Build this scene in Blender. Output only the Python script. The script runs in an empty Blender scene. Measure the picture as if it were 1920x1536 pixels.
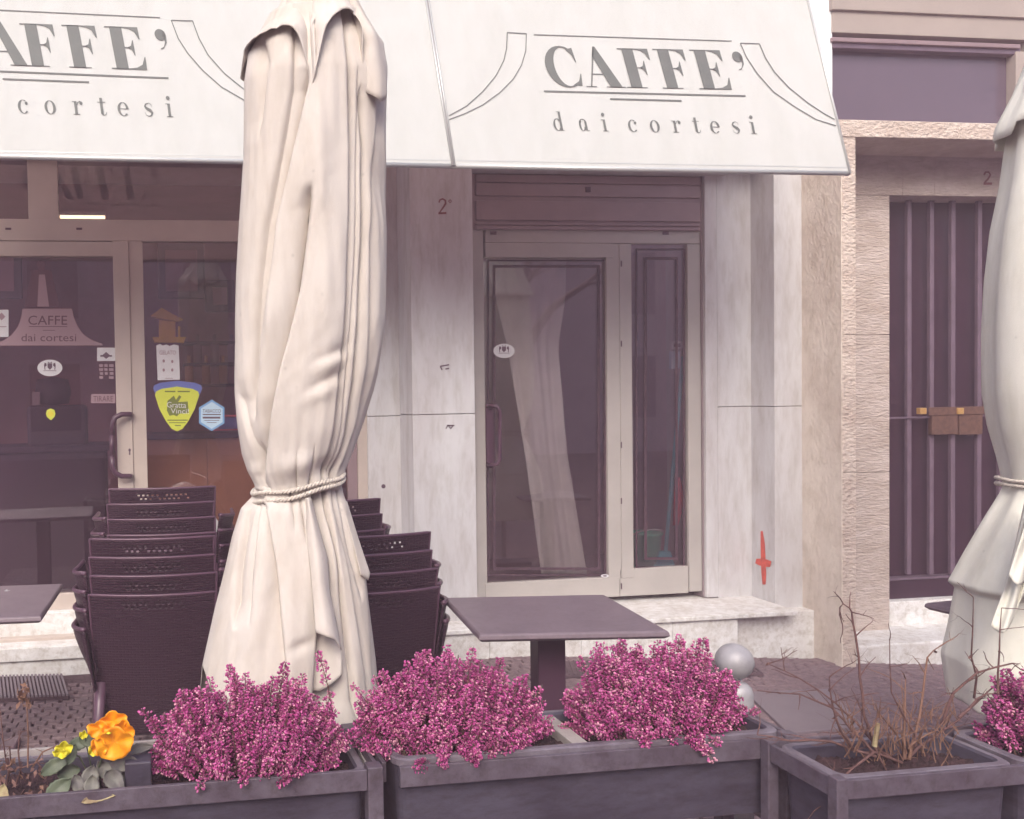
import bpy, math, random
import numpy as np
from mathutils import Vector

# ------------------------------------------------------------------ camera, sky, sun, exposure
sc = bpy.context.scene
YAW, PITCH, ROLL = .12997, .025917, -.019243
PX, PY, FPX = 480.0, 786.7, 1600.0
CAM = np.array([0.0, -5.2, 1.65])
_cy, _sy = math.cos(YAW), math.sin(YAW)
CF = np.array([_sy*math.cos(PITCH), _cy*math.cos(PITCH), -math.sin(PITCH)])
_R0 = np.array([_cy, -_sy, 0.0]); _U0 = np.cross(_R0, CF)
CR = math.cos(ROLL)*_R0 + math.sin(ROLL)*_U0
CU = -math.sin(ROLL)*_R0 + math.cos(ROLL)*_U0
cd = bpy.data.cameras.new('camera'); cam = bpy.data.objects.new('camera', cd)
sc.collection.objects.link(cam); sc.camera = cam
from mathutils import Matrix
cam.matrix_world = Matrix(((CR[0], CU[0], -CF[0], CAM[0]), (CR[1], CU[1], -CF[1], CAM[1]), (CR[2], CU[2], -CF[2], CAM[2]), (0, 0, 0, 1)))
cd.sensor_width = 36; cd.lens = FPX/1920*36
cd.shift_x = (960-PX)/1920; cd.shift_y = (PY-768)/1920
cd.clip_start = .05; cd.clip_end = 500

SUN_EL, SUN_AZ = math.radians(38), math.radians(203)     # azimuth: 180 = straight from behind the camera
w = bpy.data.worlds.new('World'); sc.world = w; w.use_nodes = True
nt = w.node_tree; bg = nt.nodes['Background']
sky = nt.nodes.new('ShaderNodeTexSky'); sky.sky_type = 'NISHITA'; sky.sun_disc = False
sky.sun_elevation = SUN_EL; sky.sun_rotation = SUN_AZ; sky.air_density = 1.0; sky.dust_density = 4.0; sky.ozone_density = .6
nt.links.new(sky.outputs[0], bg.inputs[0]); bg.inputs[1].default_value = .15
sd = bpy.data.lights.new('sun', 'SUN'); sun = bpy.data.objects.new('sun', sd); sc.collection.objects.link(sun)
sd.energy = 1.5; sd.angle = math.radians(35); sd.color = (1, .985, .945)
_d = Vector((math.sin(SUN_AZ)*math.cos(SUN_EL), math.cos(SUN_AZ)*math.cos(SUN_EL), math.sin(SUN_EL)))
sun.rotation_euler = _d.to_track_quat('Z', 'Y').to_euler(); sun.location = (2, -8, 9)
vs = sc.view_settings; vs.view_transform = 'Standard'; vs.look = 'None'; vs.gamma = 1; vs.use_curve_mapping = False
vs.exposure = .72
sc.cycles.use_adaptive_sampling = True; sc.cycles.adaptive_threshold = .03; sc.cycles.max_bounces = 5; sc.cycles.diffuse_bounces = 3; sc.cycles.glossy_bounces = 3; sc.cycles.transparent_max_bounces = 12

# ------------------------------------------------------------------ helpers
random.seed(7); RNG = np.random.default_rng(11)
def ray(x, y): return CF + CR*((x-PX)/FPX) - CU*((y-PY)/FPX)
def onY(x, y, Y):
    r = ray(x, y); return CAM + r*((Y-CAM[1])/r[1])
def onZ(x, y, Z):
    r = ray(x, y); return CAM + r*((Z-CAM[2])/r[2])
def proj(p):
    d = np.asarray(p, float)-CAM; z = d@CF
    return PX+FPX*(d@CR)/z, PY-FPX*(d@CU)/z
def XX(x, Y, y=720): return float(onY(x, y, Y)[0])
def ZZ(y, Y, x=960): return float(onY(x, y, Y)[2])
def interp(pts, v): 
    a = sorted(pts); return float(np.interp(v, [p[0] for p in a], [p[1] for p in a]))

def srgb(r, g, b):
    f = lambda c: (c/255/12.92) if c/255 <= .04045 else ((c/255+.055)/1.055)**2.4
    return (f(r), f(g), f(b))

MATS = {}
def mat(name, col, rough=.6, var=.0, scale=8., bump=0., bscale=40., bdist=.01, metal=0., stretch=(1, 1, 1), col2=None, sheen=0., spec=.5, detail=6., worn=0.):
    if name in MATS: return MATS[name]
    m = bpy.data.materials.new(name); m.use_nodes = True; n = m.node_tree.nodes; l = m.node_tree.links
    p = n['Principled BSDF']; p.inputs['Roughness'].default_value = rough; p.inputs['Metallic'].default_value = metal
    p.inputs['Specular IOR Level'].default_value = spec
    if sheen: p.inputs['Sheen Weight'].default_value = sheen
    p.inputs['Base Color'].default_value = (*col, 1)
    geo = n.new('ShaderNodeNewGeometry'); mp = n.new('ShaderNodeMapping'); mp.inputs['Scale'].default_value = stretch
    l.new(geo.outputs['Position'], mp.inputs[0])
    if var or col2:
        t = n.new('ShaderNodeTexNoise'); t.inputs['Scale'].default_value = scale; t.inputs['Detail'].default_value = detail
        t.inputs['Roughness'].default_value = .65
        l.new(mp.outputs[0], t.inputs[0])
        r = n.new('ShaderNodeValToRGB'); e = r.color_ramp.elements
        c2 = col2 or tuple(c*(1-var) for c in col); c1 = col if col2 else tuple(min(1, c*(1+var*.5)) for c in col)
        e[0].position = .36; e[0].color = (*c2, 1); e[1].position = .62; e[1].color = (*c1, 1)
        l.new(t.outputs[0], r.inputs[0]); l.new(r.outputs[0], p.inputs['Base Color'])
        if worn:
            t3 = n.new('ShaderNodeTexNoise'); t3.inputs['Scale'].default_value = scale*4.3; t3.inputs['Detail'].default_value = 10; t3.inputs['Roughness'].default_value = .75
            l.new(mp.outputs[0], t3.inputs[0]); r3 = n.new('ShaderNodeValToRGB'); q = r3.color_ramp.elements
            q[0].position = .34; q[0].color = (1-worn, 1-worn*1.1, 1-worn*1.25, 1); q[1].position = .54; q[1].color = (1, 1, 1, 1); l.new(t3.outputs[0], r3.inputs[0])
            mx = n.new('ShaderNodeMixRGB'); mx.blend_type = 'MULTIPLY'; mx.inputs[0].default_value = 1; l.new(r.outputs[0], mx.inputs[1]); l.new(r3.outputs[0], mx.inputs[2]); l.new(mx.outputs[0], p.inputs['Base Color'])
    if bump:
        t2 = n.new('ShaderNodeTexNoise'); t2.inputs['Scale'].default_value = bscale; t2.inputs['Detail'].default_value = 5
        l.new(mp.outputs[0], t2.inputs[0])
        b = n.new('ShaderNodeBump'); b.inputs['Strength'].default_value = bump; b.inputs['Distance'].default_value = bdist
        l.new(t2.outputs[0], b.inputs['Height']); l.new(b.outputs[0], p.inputs['Normal'])
    MATS[name] = m; return m

ORG = {}
def link(o): sc.collection.objects.link(o); return o
def tag(o, label=None, cat=None, group=None, kind=None):
    if label: o['label'] = label
    if cat: o['category'] = cat
    if group: o['group'] = group
    if kind: o['kind'] = kind
    return o
def thing(name, label, cat, loc=(0, 0, 0), group=None):
    o = bpy.data.objects.new(name, None); link(o); o.location = loc; o.empty_display_size = .1
    ORG[o] = np.array(loc, float); return tag(o, label, cat, group)

class MB:
    def __init__(s): s.v = []; s.f = []; s.m = []
    def add(s, vs_, fs, m=0):
        o = len(s.v); s.v += [tuple(float(c) for c in v) for v in vs_]
        for f in fs: s.f.append(tuple(i+o for i in f)); s.m.append(m)
        return s
    def box(s, a, b, m=0):
        x0, y0, z0 = [min(a[i], b[i]) for i in range(3)]; x1, y1, z1 = [max(a[i], b[i]) for i in range(3)]
        return s.add([(x0,y0,z0),(x1,y0,z0),(x1,y1,z0),(x0,y1,z0),(x0,y0,z1),(x1,y0,z1),(x1,y1,z1),(x0,y1,z1)],
            [(0,3,2,1),(4,5,6,7),(0,1,5,4),(1,2,6,5),(2,3,7,6),(3,0,4,7)], m)
    def prism(s, pts, d, m=0):          # pts: planar polygon (3d), d: extrusion vector
        n = len(pts); q = [tuple(np.asarray(p)+np.asarray(d)) for p in pts]
        return s.add(list(pts)+q, [tuple(range(n)), tuple(range(2*n-1, n-1, -1))]+[(i, i+n, (i+1) % n+n, (i+1) % n) for i in range(n)], m)
    def poly(s, pts, m=0): return s.add(pts, [tuple(range(len(pts)))], m)
    def tube(s, path, r, n=8, m=0, cap=True):
        path = [np.asarray(p, float) for p in path]; k = len(path); rr = r if hasattr(r, '__len__') else [r]*k
        rings = []; prev = None
        for i in range(k):
            t = path[min(i+1, k-1)]-path[max(i-1, 0)]; t = t/(np.linalg.norm(t)+1e-9)
            if prev is None:
                a = np.array([0, 0, 1.]) if abs(t[2]) < .9 else np.array([1., 0, 0])
                u = np.cross(t, a)
            else: u = prev-t*(prev@t)
            u /= np.linalg.norm(u)+1e-9; prev = u; v = np.cross(t, u)
            rings += [path[i]+rr[i]*(math.cos(2*math.pi*j/n)*u+math.sin(2*math.pi*j/n)*v) for j in range(n)]
        fs = [(i*n+j, i*n+(j+1) % n, (i+1)*n+(j+1) % n, (i+1)*n+j) for i in range(k-1) for j in range(n)]
        if cap: fs += [tuple(range(n-1, -1, -1)), tuple(range((k-1)*n, k*n))]
        return s.add(rings, fs, m)
    def lathe(s, prof, c, n=24, m=0):
        vs_ = [(c[0]+r*math.cos(2*math.pi*j/n), c[1]+r*math.sin(2*math.pi*j/n), c[2]+z) for r, z in prof for j in range(n)]
        fs = [(i*n+j, i*n+(j+1) % n, (i+1)*n+(j+1) % n, (i+1)*n+j) for i in range(len(prof)-1) for j in range(n)]
        fs += [tuple(range(n-1, -1, -1)), tuple(range((len(prof)-1)*n, len(prof)*n))]
        return s.add(vs_, fs, m)
    def grid(s, fn, nu, nv, m=0, wrap=False):
        vs_ = [fn(i/(nu if wrap else nu-1), j/(nv-1)) for j in range(nv) for i in range(nu)]
        fs = [(j*nu+i, j*nu+(i+1) % nu, (j+1)*nu+(i+1) % nu, (j+1)*nu+i) for j in range(nv-1) for i in range(nu if wrap else nu-1)]
        return s.add(vs_, fs, m)
    # flat marks given by outline, laid on a plane Y = const (lift towards the street)
    def mark(s, pts, Y, m=0): return s.poly([onY(x, y, Y) for x, y in pts], m)
    def stroke(s, pts, wd, fn, m=0):
        pts = [np.asarray(p, float) for p in pts]; k = len(pts); ww = wd if hasattr(wd, '__len__') else [wd]*k
        L = []; R = []
        for i in range(k):
            t = pts[min(i+1, k-1)]-pts[max(i-1, 0)]; t = t/(np.linalg.norm(t)+1e-9); nn = np.array([-t[1], t[0]])
            L.append(fn(*(pts[i]+nn*ww[i]/2))); R.append(fn(*(pts[i]-nn*ww[i]/2)))
        return s.add(L+R, [(i, i+1, k+i+1, k+i) for i in range(k-1)], m)
    def build(s, name, mats, parent=None, smooth=False, bevel=0., solid=0., segs=2):
        me = bpy.data.meshes.new(name)
        o = bpy.data.objects.new(name, me)
        org = ORG.get(parent, np.zeros(3)) if parent else np.zeros(3)
        V = np.array(s.v)-org
        me.from_pydata(V.tolist(), [], s.f)
        mats = mats if isinstance(mats, (list, tuple)) else [mats]
        for m in mats: me.materials.append(m)
        if len(mats) > 1: me.polygons.foreach_set('material_index', s.m)
        if smooth: me.polygons.foreach_set('use_smooth', [True]*len(me.polygons))
        me.update(); link(o)
        if parent: o.parent = parent; ORG[o] = org
        if bevel:
            b = o.modifiers.new('bevel', 'BEVEL'); b.width = bevel; b.segments = segs; b.limit_method = 'ANGLE'
        if solid:
            b = o.modifiers.new('solid', 'SOLIDIFY'); b.thickness = solid; b.offset = 0
        return o

def bx(name, a, b, m, parent=None, bevel=0., **k): return MB().box(a, b).build(name, m, parent, bevel=bevel, **k)
def fbox(name, x0, x1, y0, y1, Ya, Yb, m, parent, bevel=.002, xm=None):
    """box whose front face (Y=Ya) covers the picture band x0..x1, y0..y1"""
    ym = (y0+y1)/2; xm = xm or (x0+x1)/2
    return bx(name, (XX(x0, Ya, ym), Ya, ZZ(y1, Ya, xm)), (XX(x1, Ya, ym), Yb, ZZ(y0, Ya, xm)), m, parent, bevel)
def text_polys(txt, x0, y0, height, fn, shear=0., width=None, slope=0.):
    """built-in font outline, returned as (verts, faces) mapped by fn"""
    cu = bpy.data.curves.new('t', 'FONT'); cu.body = txt; cu.size = 1; cu.resolution_u = 3
    o = bpy.data.objects.new('t', cu); link(o); bpy.context.view_layer.update()
    me = bpy.data.meshes.new_from_object(o)
    V = np.array([v.co[:2] for v in me.vertices]); F = [tuple(p.vertices) for p in me.polygons]
    bpy.data.objects.remove(o); bpy.data.meshes.remove(me); bpy.data.curves.remove(cu)
    lo = V.min(0); hi = V.max(0); sx = height/.73
    if width: sx = width/(hi[0]-lo[0])
    out = []
    for a, b in V:
        x = (a-lo[0])*sx; y = b*height/.73
        out.append(fn(x0+x+y*shear, y0-y+slope*x))
    return out, F

# ------------------------------------------------------------------ materials
M = {}
M['marble'] = mat('marble', (.62, .625, .645), .45, scale=2.2, col2=(.53, .515, .53), stretch=(1.5, 1.5, .35), bump=.08, bscale=60, worn=.20)
M['marble_low'] = mat('marble_low', (.80, .80, .80), .5, scale=5, col2=(.66, .64, .62), bump=.25, bscale=30, worn=.30)
M['frame'] = mat('frame', (.50, .43, .385), .42, var=.08, scale=3)
M['frame2'] = mat('frame2', (.42, .395, .375), .42, var=.08, scale=3)
M['shutter'] = mat('shutter', (.27, .195, .21), .4, var=.12, scale=4)
M['guide'] = mat('guide', (.23, .19, .20), .45, var=.1, scale=4)
M['plaster'] = mat('plaster', (.78, .71, .63), .9, scale=2.4, col2=(.64, .56, .49), bump=.7, bscale=55, stretch=(1, 1, .6), worn=.2)
M['hammer'] = mat('hammer', (.66, .57, .50), .9, scale=6, col2=(.52, .42, .36), bump=1.0, bscale=34, bdist=.02, stretch=(1, 1, 1.8))
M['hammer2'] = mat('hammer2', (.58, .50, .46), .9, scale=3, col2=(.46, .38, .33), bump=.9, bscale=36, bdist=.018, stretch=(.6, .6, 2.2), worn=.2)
M['darkpaint'] = mat('darkpaint', (.032, .013, .026), .38, var=.15, scale=5)
M['barpaint'] = mat('barpaint', (.14, .10, .135), .35, var=.15, scale=8)
M['rust'] = mat('rust', (.12, .06, .04), .6, var=.3, scale=30)
M['brass'] = mat('brass', (.75, .45, .16), .35, metal=.6)
M['darkglass'] = mat('darkglass', (.11, .085, .115), .12, var=.05, scale=2)
M['band'] = mat('band', (.36, .31, .28), .7, var=.08, scale=2)
M['white'] = mat('white', (.80, .81, .83), .5, var=.04, scale=2)
M['print'] = mat('print', (.13, .14, .135), .7, var=.06, scale=12)
M['awnbar'] = mat('awnbar', (.55, .56, .56), .35, metal=.3)
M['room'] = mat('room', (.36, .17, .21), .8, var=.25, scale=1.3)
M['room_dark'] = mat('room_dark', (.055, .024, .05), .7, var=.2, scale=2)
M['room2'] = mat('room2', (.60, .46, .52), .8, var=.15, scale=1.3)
M['orange'] = mat('orange', (.72, .37, .20), .6, var=.1, scale=3)
M['red'] = mat('red', (.75, .08, .12), .5)
M['blue'] = mat('blue', (.12, .16, .45), .5)
M['yellow'] = mat('yellow', (.95, .58, .06), .5, var=.1, scale=10)
M['handle'] = mat('handle', (.075, .035, .06), .3)
M['vinyl'] = mat('vinyl', (.33, .22, .25), .6)
M['vinyl_ink'] = mat('vinyl_ink', (.10, .045, .07), .6)
M['paper'] = mat('paper', (.66, .66, .68), .6, var=.05, scale=30)
M['ink'] = mat('ink', (.10, .06, .09), .6)
M['lime'] = mat('lime', (.62, .68, .06), .5)
M['lime_dark'] = mat('lime_dark', (.16, .20, .03), .5)
M['hexblue'] = mat('hexblue', (.18, .38, .66), .5)
M['hexpale'] = mat('hexpale', (.50, .68, .82), .5)
M['border'] = mat('border', (.06, .03, .045), .6, var=.3, scale=40)
M['curtain'] = mat('curtain', (.84, .85, .82), .9, var=.06, scale=8)
M['cyan'] = mat('cyan', (.12, .60, .72), .4)
M['green'] = mat('green', (.10, .55, .38), .4)
M['redpaint'] = mat('redpaint', (.62, .10, .07), .8, var=.25, scale=30)
M['number'] = mat('number', (.22, .09, .09), .8, var=.2, scale=40)
M['table'] = mat('table', (.195, .15, .178), .42, var=.10, scale=9, worn=.15)
M['tabledge'] = mat('tabledge', (.19, .13, .18), .4)
M['column'] = mat('column', (.075, .034, .06), .4)
M['cloth'] = None
M['rope'] = mat('rope', (.62, .56, .50), .9, var=.25, scale=90)
M['pole'] = mat('pole', (.45, .42, .40), .4, metal=.4)
M['steel'] = mat('steel', (.40, .385, .41), .5, var=.15, scale=14, metal=.2)
M['planter'] = mat('planter', (.135, .112, .145), .5, scale=7, col2=(.088, .066, .09), bump=.1, bscale=60, worn=.35)
M['liner'] = mat('liner', (.082, .072, .105), .5, scale=5, col2=(.05, .04, .062), stretch=(.7, .7, 2), bump=.06, bscale=30, worn=.3)
M['rim'] = mat('rim', (.19, .165, .20), .5, scale=14, col2=(.12, .095, .12))
M['soil'] = mat('soil', (.05, .024, .028), .95, var=.5, scale=60, bump=1., bscale=120)
M['backrail'] = mat('backrail', (.44, .40, .38), .6, scale=9, col2=(.30, .26, .26))
M['cobble'] = mat('cobble', (.23, .165, .175), .75, scale=26, col2=(.145, .10, .115), bump=.25, bscale=120)
M['joint'] = mat('joint', (.075, .045, .055), .95, var=.4, scale=50, bump=.6, bscale=150)
M['matrub'] = mat('matrub', (.12, .08, .095), .8, var=.2, scale=20)
M['plate'] = mat('plate', (.20, .165, .19), .55, var=.08, scale=6)
M['twig'] = mat('twig', (.17, .085, .075), .85, scale=40, col2=(.10, .05, .05))
M['twig2'] = mat('twig2', (.22, .12, .085), .85, scale=40, col2=(.18, .09, .06))
M['dry'] = mat('dry', (.22, .12, .10), .9, scale=50, col2=(.12, .06, .06))
M['dryleaf'] = mat('dryleaf', (.42, .36, .20), .8, scale=30, col2=(.25, .17, .10))
M['leaf'] = mat('leaf', (.10, .125, .075), .5, scale=20, col2=(.055, .07, .045))
M['leaf2'] = mat('leaf2', (.155, .15, .125), .5, scale=20, col2=(.09, .08, .08))
M['petal'] = mat('petal', (.98, .43, .008), .55, scale=25, col2=(.88, .28, .005))
M['bud'] = mat('bud', (.70, .62, .03), .55)
M['h1'] = mat('h1', (.47, .065, .26), .6)
M['h2'] = mat('h2', (.60, .14, .36), .6)
M['h3'] = mat('h3', (.74, .35, .46), .6)
M['h4'] = mat('h4', (.33, .07, .19), .7)
M['needle'] = mat('needle', (.17, .17, .12), .7, var=.3, scale=50)
M['whiteplastic'] = mat('whiteplastic', (.78, .78, .78), .4)
M['houseface'] = mat('houseface', (.55, .43, .44), .85, var=.1, scale=.6)
M['asphalt'] = mat('asphalt', (.10, .08, .085), .9, var=.2, scale=4)

def chair_material():
    m = bpy.data.materials.new('rattan_plastic'); m.use_nodes = True; n = m.node_tree.nodes; l = m.node_tree.links
    p = n['Principled BSDF']; p.inputs['Base Color'].default_value = (.038, .015, .029, 1); p.inputs['Roughness'].default_value = .42
    tc = n.new('ShaderNodeTexCoord'); mp = n.new('ShaderNodeMapping'); mp.inputs['Rotation'].default_value = (math.radians(90), 0, 0)
    l.new(tc.outputs['Object'], mp.inputs[0])
    br = n.new('ShaderNodeTexBrick'); br.inputs['Scale'].default_value = 1; br.inputs['Brick Width'].default_value = .030
    br.inputs['Row Height'].default_value = .0115; br.inputs['Mortar Size'].default_value = .0022; br.inputs['Mortar Smooth'].default_value = 1.
    l.new(mp.outputs[0], br.inputs[0])
    b = n.new('ShaderNodeBump'); b.inputs['Strength'].default_value = 1.; b.inputs['Distance'].default_value = .008; b.invert = True
    l.new(br.outputs['Fac'], b.inputs['Height']); l.new(b.outputs[0], p.inputs['Normal'])
    return m
M['rattan'] = chair_material()
M['plastic'] = mat('chair_plastic', (.10, .05, .08), .32, var=.08, scale=10)  # lighter than the rattan: highlight along the chair rims put into the colour

def cloth_material(name, base, dirt, through=None, tw=.12, stain=.35, stretch=(1.5, 1.5, .5), bscale=14, bstr=.25):
    m = bpy.data.materials.new(name); m.use_nodes = True; n = m.node_tree.nodes; l = m.node_tree.links
    p = n['Principled BSDF']; p.inputs['Roughness'].default_value = .9; p.inputs['Specular IOR Level'].default_value = .2
    geo = n.new('ShaderNodeNewGeometry')
    t = n.new('ShaderNodeTexNoise'); t.inputs['Scale'].default_value = 5; t.inputs['Detail'].default_value = 8; t.inputs['Roughness'].default_value = .7
    mp = n.new('ShaderNodeMapping'); mp.inputs['Scale'].default_value = stretch; l.new(geo.outputs['Position'], mp.inputs[0]); l.new(mp.outputs[0], t.inputs[0])
    r = n.new('ShaderNodeValToRGB'); r.color_ramp.elements[0].position = .3; r.color_ramp.elements[0].color = (*dirt, 1)
    r.color_ramp.elements[1].position = .6; r.color_ramp.elements[1].color = (*base, 1)
    l.new(t.outputs[0], r.inputs[0])
    # a few small stains
    v = n.new('ShaderNodeTexVoronoi'); v.inputs['Scale'].default_value = 9; l.new(geo.outputs['Position'], v.inputs[0])
    ms = n.new('ShaderNodeMapRange'); ms.inputs[1].default_value = .02; ms.inputs[2].default_value = .07; ms.inputs[3].default_value = .75; ms.inputs[4].default_value = 1
    l.new(v.outputs['Distance'], ms.inputs[0])
    mx = n.new('ShaderNodeMixRGB'); mx.blend_type = 'MULTIPLY'; mx.inputs[0].default_value = stain
    l.new(r.outputs[0], mx.inputs[1]); l.new(ms.outputs[0], mx.inputs[2])
    tr = n.new('ShaderNodeBsdfTranslucent')
    if through: tr.inputs[0].default_value = (*through, 1)
    else: l.new(mx.outputs[0], tr.inputs[0])
    l.new(mx.outputs[0], p.inputs['Base Color'])
    sh = n.new('ShaderNodeMixShader'); sh.inputs[0].default_value = tw; l.new(p.outputs[0], sh.inputs[1]); l.new(tr.outputs[0], sh.inputs[2])
    l.new(sh.outputs[0], n['Material Output'].inputs[0])
    wv = n.new('ShaderNodeTexNoise'); wv.inputs['Scale'].default_value = bscale; wv.inputs['Detail'].default_value = 6; l.new(mp.outputs[0], wv.inputs[0])
    b = n.new('ShaderNodeBump'); b.inputs['Strength'].default_value = bstr; b.inputs['Distance'].default_value = .01; l.new(wv.outputs[0], b.inputs['Height'])
    w1 = n.new('ShaderNodeTexNoise'); w1.inputs['Scale'].default_value = 420; w1.inputs['Detail'].default_value = 2; l.new(geo.outputs['Position'], w1.inputs[0])
    b2 = n.new('ShaderNodeBump'); b2.inputs['Strength'].default_value = .30; b2.inputs['Distance'].default_value = .003; l.new(w1.outputs[0], b2.inputs['Height']); l.new(b.outputs[0], b2.inputs['Normal'])
    l.new(b2.outputs[0], p.inputs['Normal'])
    return m
M['cloth'] = cloth_material('parasol_cloth', (.70, .645, .60), (.60, .535, .475), stain=.6)
M['cloth2'] = cloth_material('parasol_cloth_pale', (.82, .805, .735), (.70, .68, .59), stain=.6)
M['awning'] = cloth_material('awning_cloth', (.64, .665, .655), (.585, .61, .59), through=(.80, .52, .49), tw=.20, stain=.2, stretch=(1.6, 1.6, .22), bscale=3.2, bstr=.35)  # pink through-colour put in to tint the shade under the awnings warm mauve

def glass_material(name, tint, refl):
    m = bpy.data.materials.new(name); m.use_nodes = True; n = m.node_tree.nodes; l = m.node_tree.links
    n.remove(n['Principled BSDF'])
    t = n.new('ShaderNodeBsdfTransparent'); t.inputs[0].default_value = (*tint, 1)
    g = n.new('ShaderNodeBsdfGlossy'); g.inputs['Roughness'].default_value = .015; g.inputs[0].default_value = (1, .96, .98, 1)
    f = n.new('ShaderNodeFresnel'); f.inputs[0].default_value = 1.5
    mu = n.new('ShaderNodeMath'); mu.operation = 'MULTIPLY'; mu.inputs[1].default_value = refl; mu.use_clamp = True; l.new(f.outputs[0], mu.inputs[0])
    s = n.new('ShaderNodeMixShader'); l.new(mu.outputs[0], s.inputs[0]); l.new(t.outputs[0], s.inputs[1]); l.new(g.outputs[0], s.inputs[2])
    l.new(s.outputs[0], n['Material Output'].inputs[0]); return m
M['glass'] = glass_material('shop_glass', (.86, .82, .85), 2.4)
M['glass2'] = glass_material('door_glass', (.90, .87, .88), 3.2)
lm = bpy.data.materials.new('lamp_tube'); lm.use_nodes = True
lm.node_tree.nodes['Principled BSDF'].inputs['Emission Color'].default_value = (1, .78, .45, 1)
lm.node_tree.nodes['Principled BSDF'].inputs['Emission Strength'].default_value = 2.2
M['lamp'] = lm

# ------------------------------------------------------------------ ground
def gz(X, Y): 
    t = max(0., X-2.3); return -.07*t if X < 6 else -.07*3.7
def ground_mesh():
    xs = [-60, -10, -4, -2, -1, 0, 1, 2, 2.3, 2.6, 3, 3.5, 4, 4.5, 5, 5.5, 6, 8, 12, 60]; ys = [-60, -20, -10, -6, -4, -3, -2, -1, 0, .6, 4, 8]
    m = MB(); n = len(xs)
    m.add([(x, y, gz(x, y)-.012) for y in ys for x in xs], [(j*n+i, j*n+i+1, (j+1)*n+i+1, (j+1)*n+i) for j in range(len(ys)-1) for i in range(n-1)])
    return m
pave = ground_mesh().build('pavement', M['joint']); tag(pave, 'sloping street pavement of small mauve-grey setts', None, kind='structure')

def sett_mesh(k):
    rnd = random.Random(k); hx, hy = .0335, .0285
    m = MB(); c = .006
    bot = [(-hx, -hy), (hx, -hy), (hx, hy), (-hx, hy)]
    bot = [(x+rnd.uniform(-.005, .005), y+rnd.uniform(-.005, .005)) for x, y in bot]
    top = [(x*.84+rnd.uniform(-.002, .002), y*.82) for x, y in bot]; dz = rnd.uniform(-.003, .003)
    m.add([(x, y, -.03) for x, y in bot]+[(x, y, 0) for x, y in bot]+[(x, y, c+rnd.uniform(-.002, .002)+dz) for x, y in top],
          [(0,1,5,4),(1,2,6,5),(2,3,7,6),(3,0,4,7),(4,5,9,8),(5,6,10,9),(6,7,11,10),(7,4,8,11),(8,9,10,11)])
    return m
def setts():
    protos = []
    for k in range(6):
        o = sett_mesh(k).build('sett', M['cobble'], pave); protos.append(o)
    pos = []
    rnd = random.Random(3); y = -2.75; row = 0
    while y < -.16:
        x = -1.3+(row % 2)*.036
        while x < 5.6:
            pos.append((x+rnd.uniform(-.006, .006), y+.012*math.sin(x*2.1)+rnd.uniform(-.004, .004), rnd.uniform(-.09, .09), rnd.randrange(6), rnd.uniform(.93, 1.06)))
            x += .0735
        y += .0625; row += 1
    vis = []; rest = []
    for p in pos:
        u, v = proj((p[0], p[1], gz(p[0], p[1])))
        inn = (0 < u < 118 and 1300 < v < 1395) or (1425 < u < 1785 and 1240 < v < 1345 and not (u < 1560 and v > 1285))
        (vis if inn else rest).append((v, p))
    vis.sort(key=lambda a: -a[0])
    rest += vis[300:]; vis = vis[:300]
    used = set()
    for _, (x, y, a, k, s) in vis:
        o = protos[k] if k not in used else protos[k].copy()
        if k in used: link(o); o.parent = pave
        used.add(k); o.location = (x, y, gz(x, y)); o.rotation_euler = (0, .0, a); o.scale = (s, s, 1)
    m = MB()
    for _, (x, y, a, k, s) in rest:
        me = protos[k].data; ca, sa = math.cos(a)*s, math.sin(a)*s; g = gz(x, y)
        m.add([(x+v.co.x*ca-v.co.y*sa, y+v.co.x*sa+v.co.y*ca, g+v.co.z) for v in me.vertices], [tuple(p.vertices) for p in me.polygons])
    o = m.build('setts', M['cobble'], pave); tag(o, kind='stuff')
setts()

# ------------------------------------------------------------------ cafe building
YP = 0.0       # pillar fronts
YD = .25       # glass door on the right
YS = .30       # shop front on the left
cafe = thing('cafe_building', 'cafe front of pale marble slabs with glass door and shop window under white awnings', 'building', (2.0, 0.3, 0))
ztop = 5.2
xpl, xpr = XX(773, YP), XX(890, YP)
zj = ZZ(777, YP, 830)
ZPL = .20      # sill level
for nm, z0, z1 in (('a', ZPL-.5, zj-.002), ('b', zj+.002, ztop)):
    bx('marble_slab', (xpl, YP, z0), (xpr, .9, z1), M['marble'], cafe, .003)
# recessed slab left of the pillar
ya = .27; xa0, xa1 = XX(688, ya), xpl+.03
bx('marble_slab', (xa0, ya, -.3), (xa1, .8, zj-.012), M['marble'], cafe, .003)
bx('marble_slab', (xa0, ya, zj-.008), (xa1, .8, ztop), M['marble'], cafe, .003)
# right of the door: recessed slab, pillar
xc0, xc1 = XX(1402, .22), XX(1499, YP)
xcL = XX(1452, YP)
xb0 = XX(1345, .22)
for z0, z1 in ((-.5, ZZ(763, YP, 1430)-.002), (ZZ(763, YP, 1430)+.002, ztop)):
    bx('marble_slab', (xb0, .22, z0), (xcL+.02, .8, z1), M['marble'], cafe, .003)
    bx('marble_slab', (xcL, YP, z0), (xc1+.25, .8, z1), M['marble'], cafe, .003)
# upper white wall right of the awning
bx('upper_wall', (xc1-.8, -.02, 3.2), (XX(1560, -.02, 100), .5, 6.0), M['white'], cafe)
# wall above the shop fronts, behind the awnings
bx('upper_wall', (-3.5, .24, ZZ(300, .24, 400)), (xa0+.1, .9, 6.0), M['marble'], cafe)
bx('upper_wall', (xpr-.02, .10, ZZ(328, .24, 1100)), (xb0+.05, .9, 6.0), M['marble'], cafe)
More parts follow.
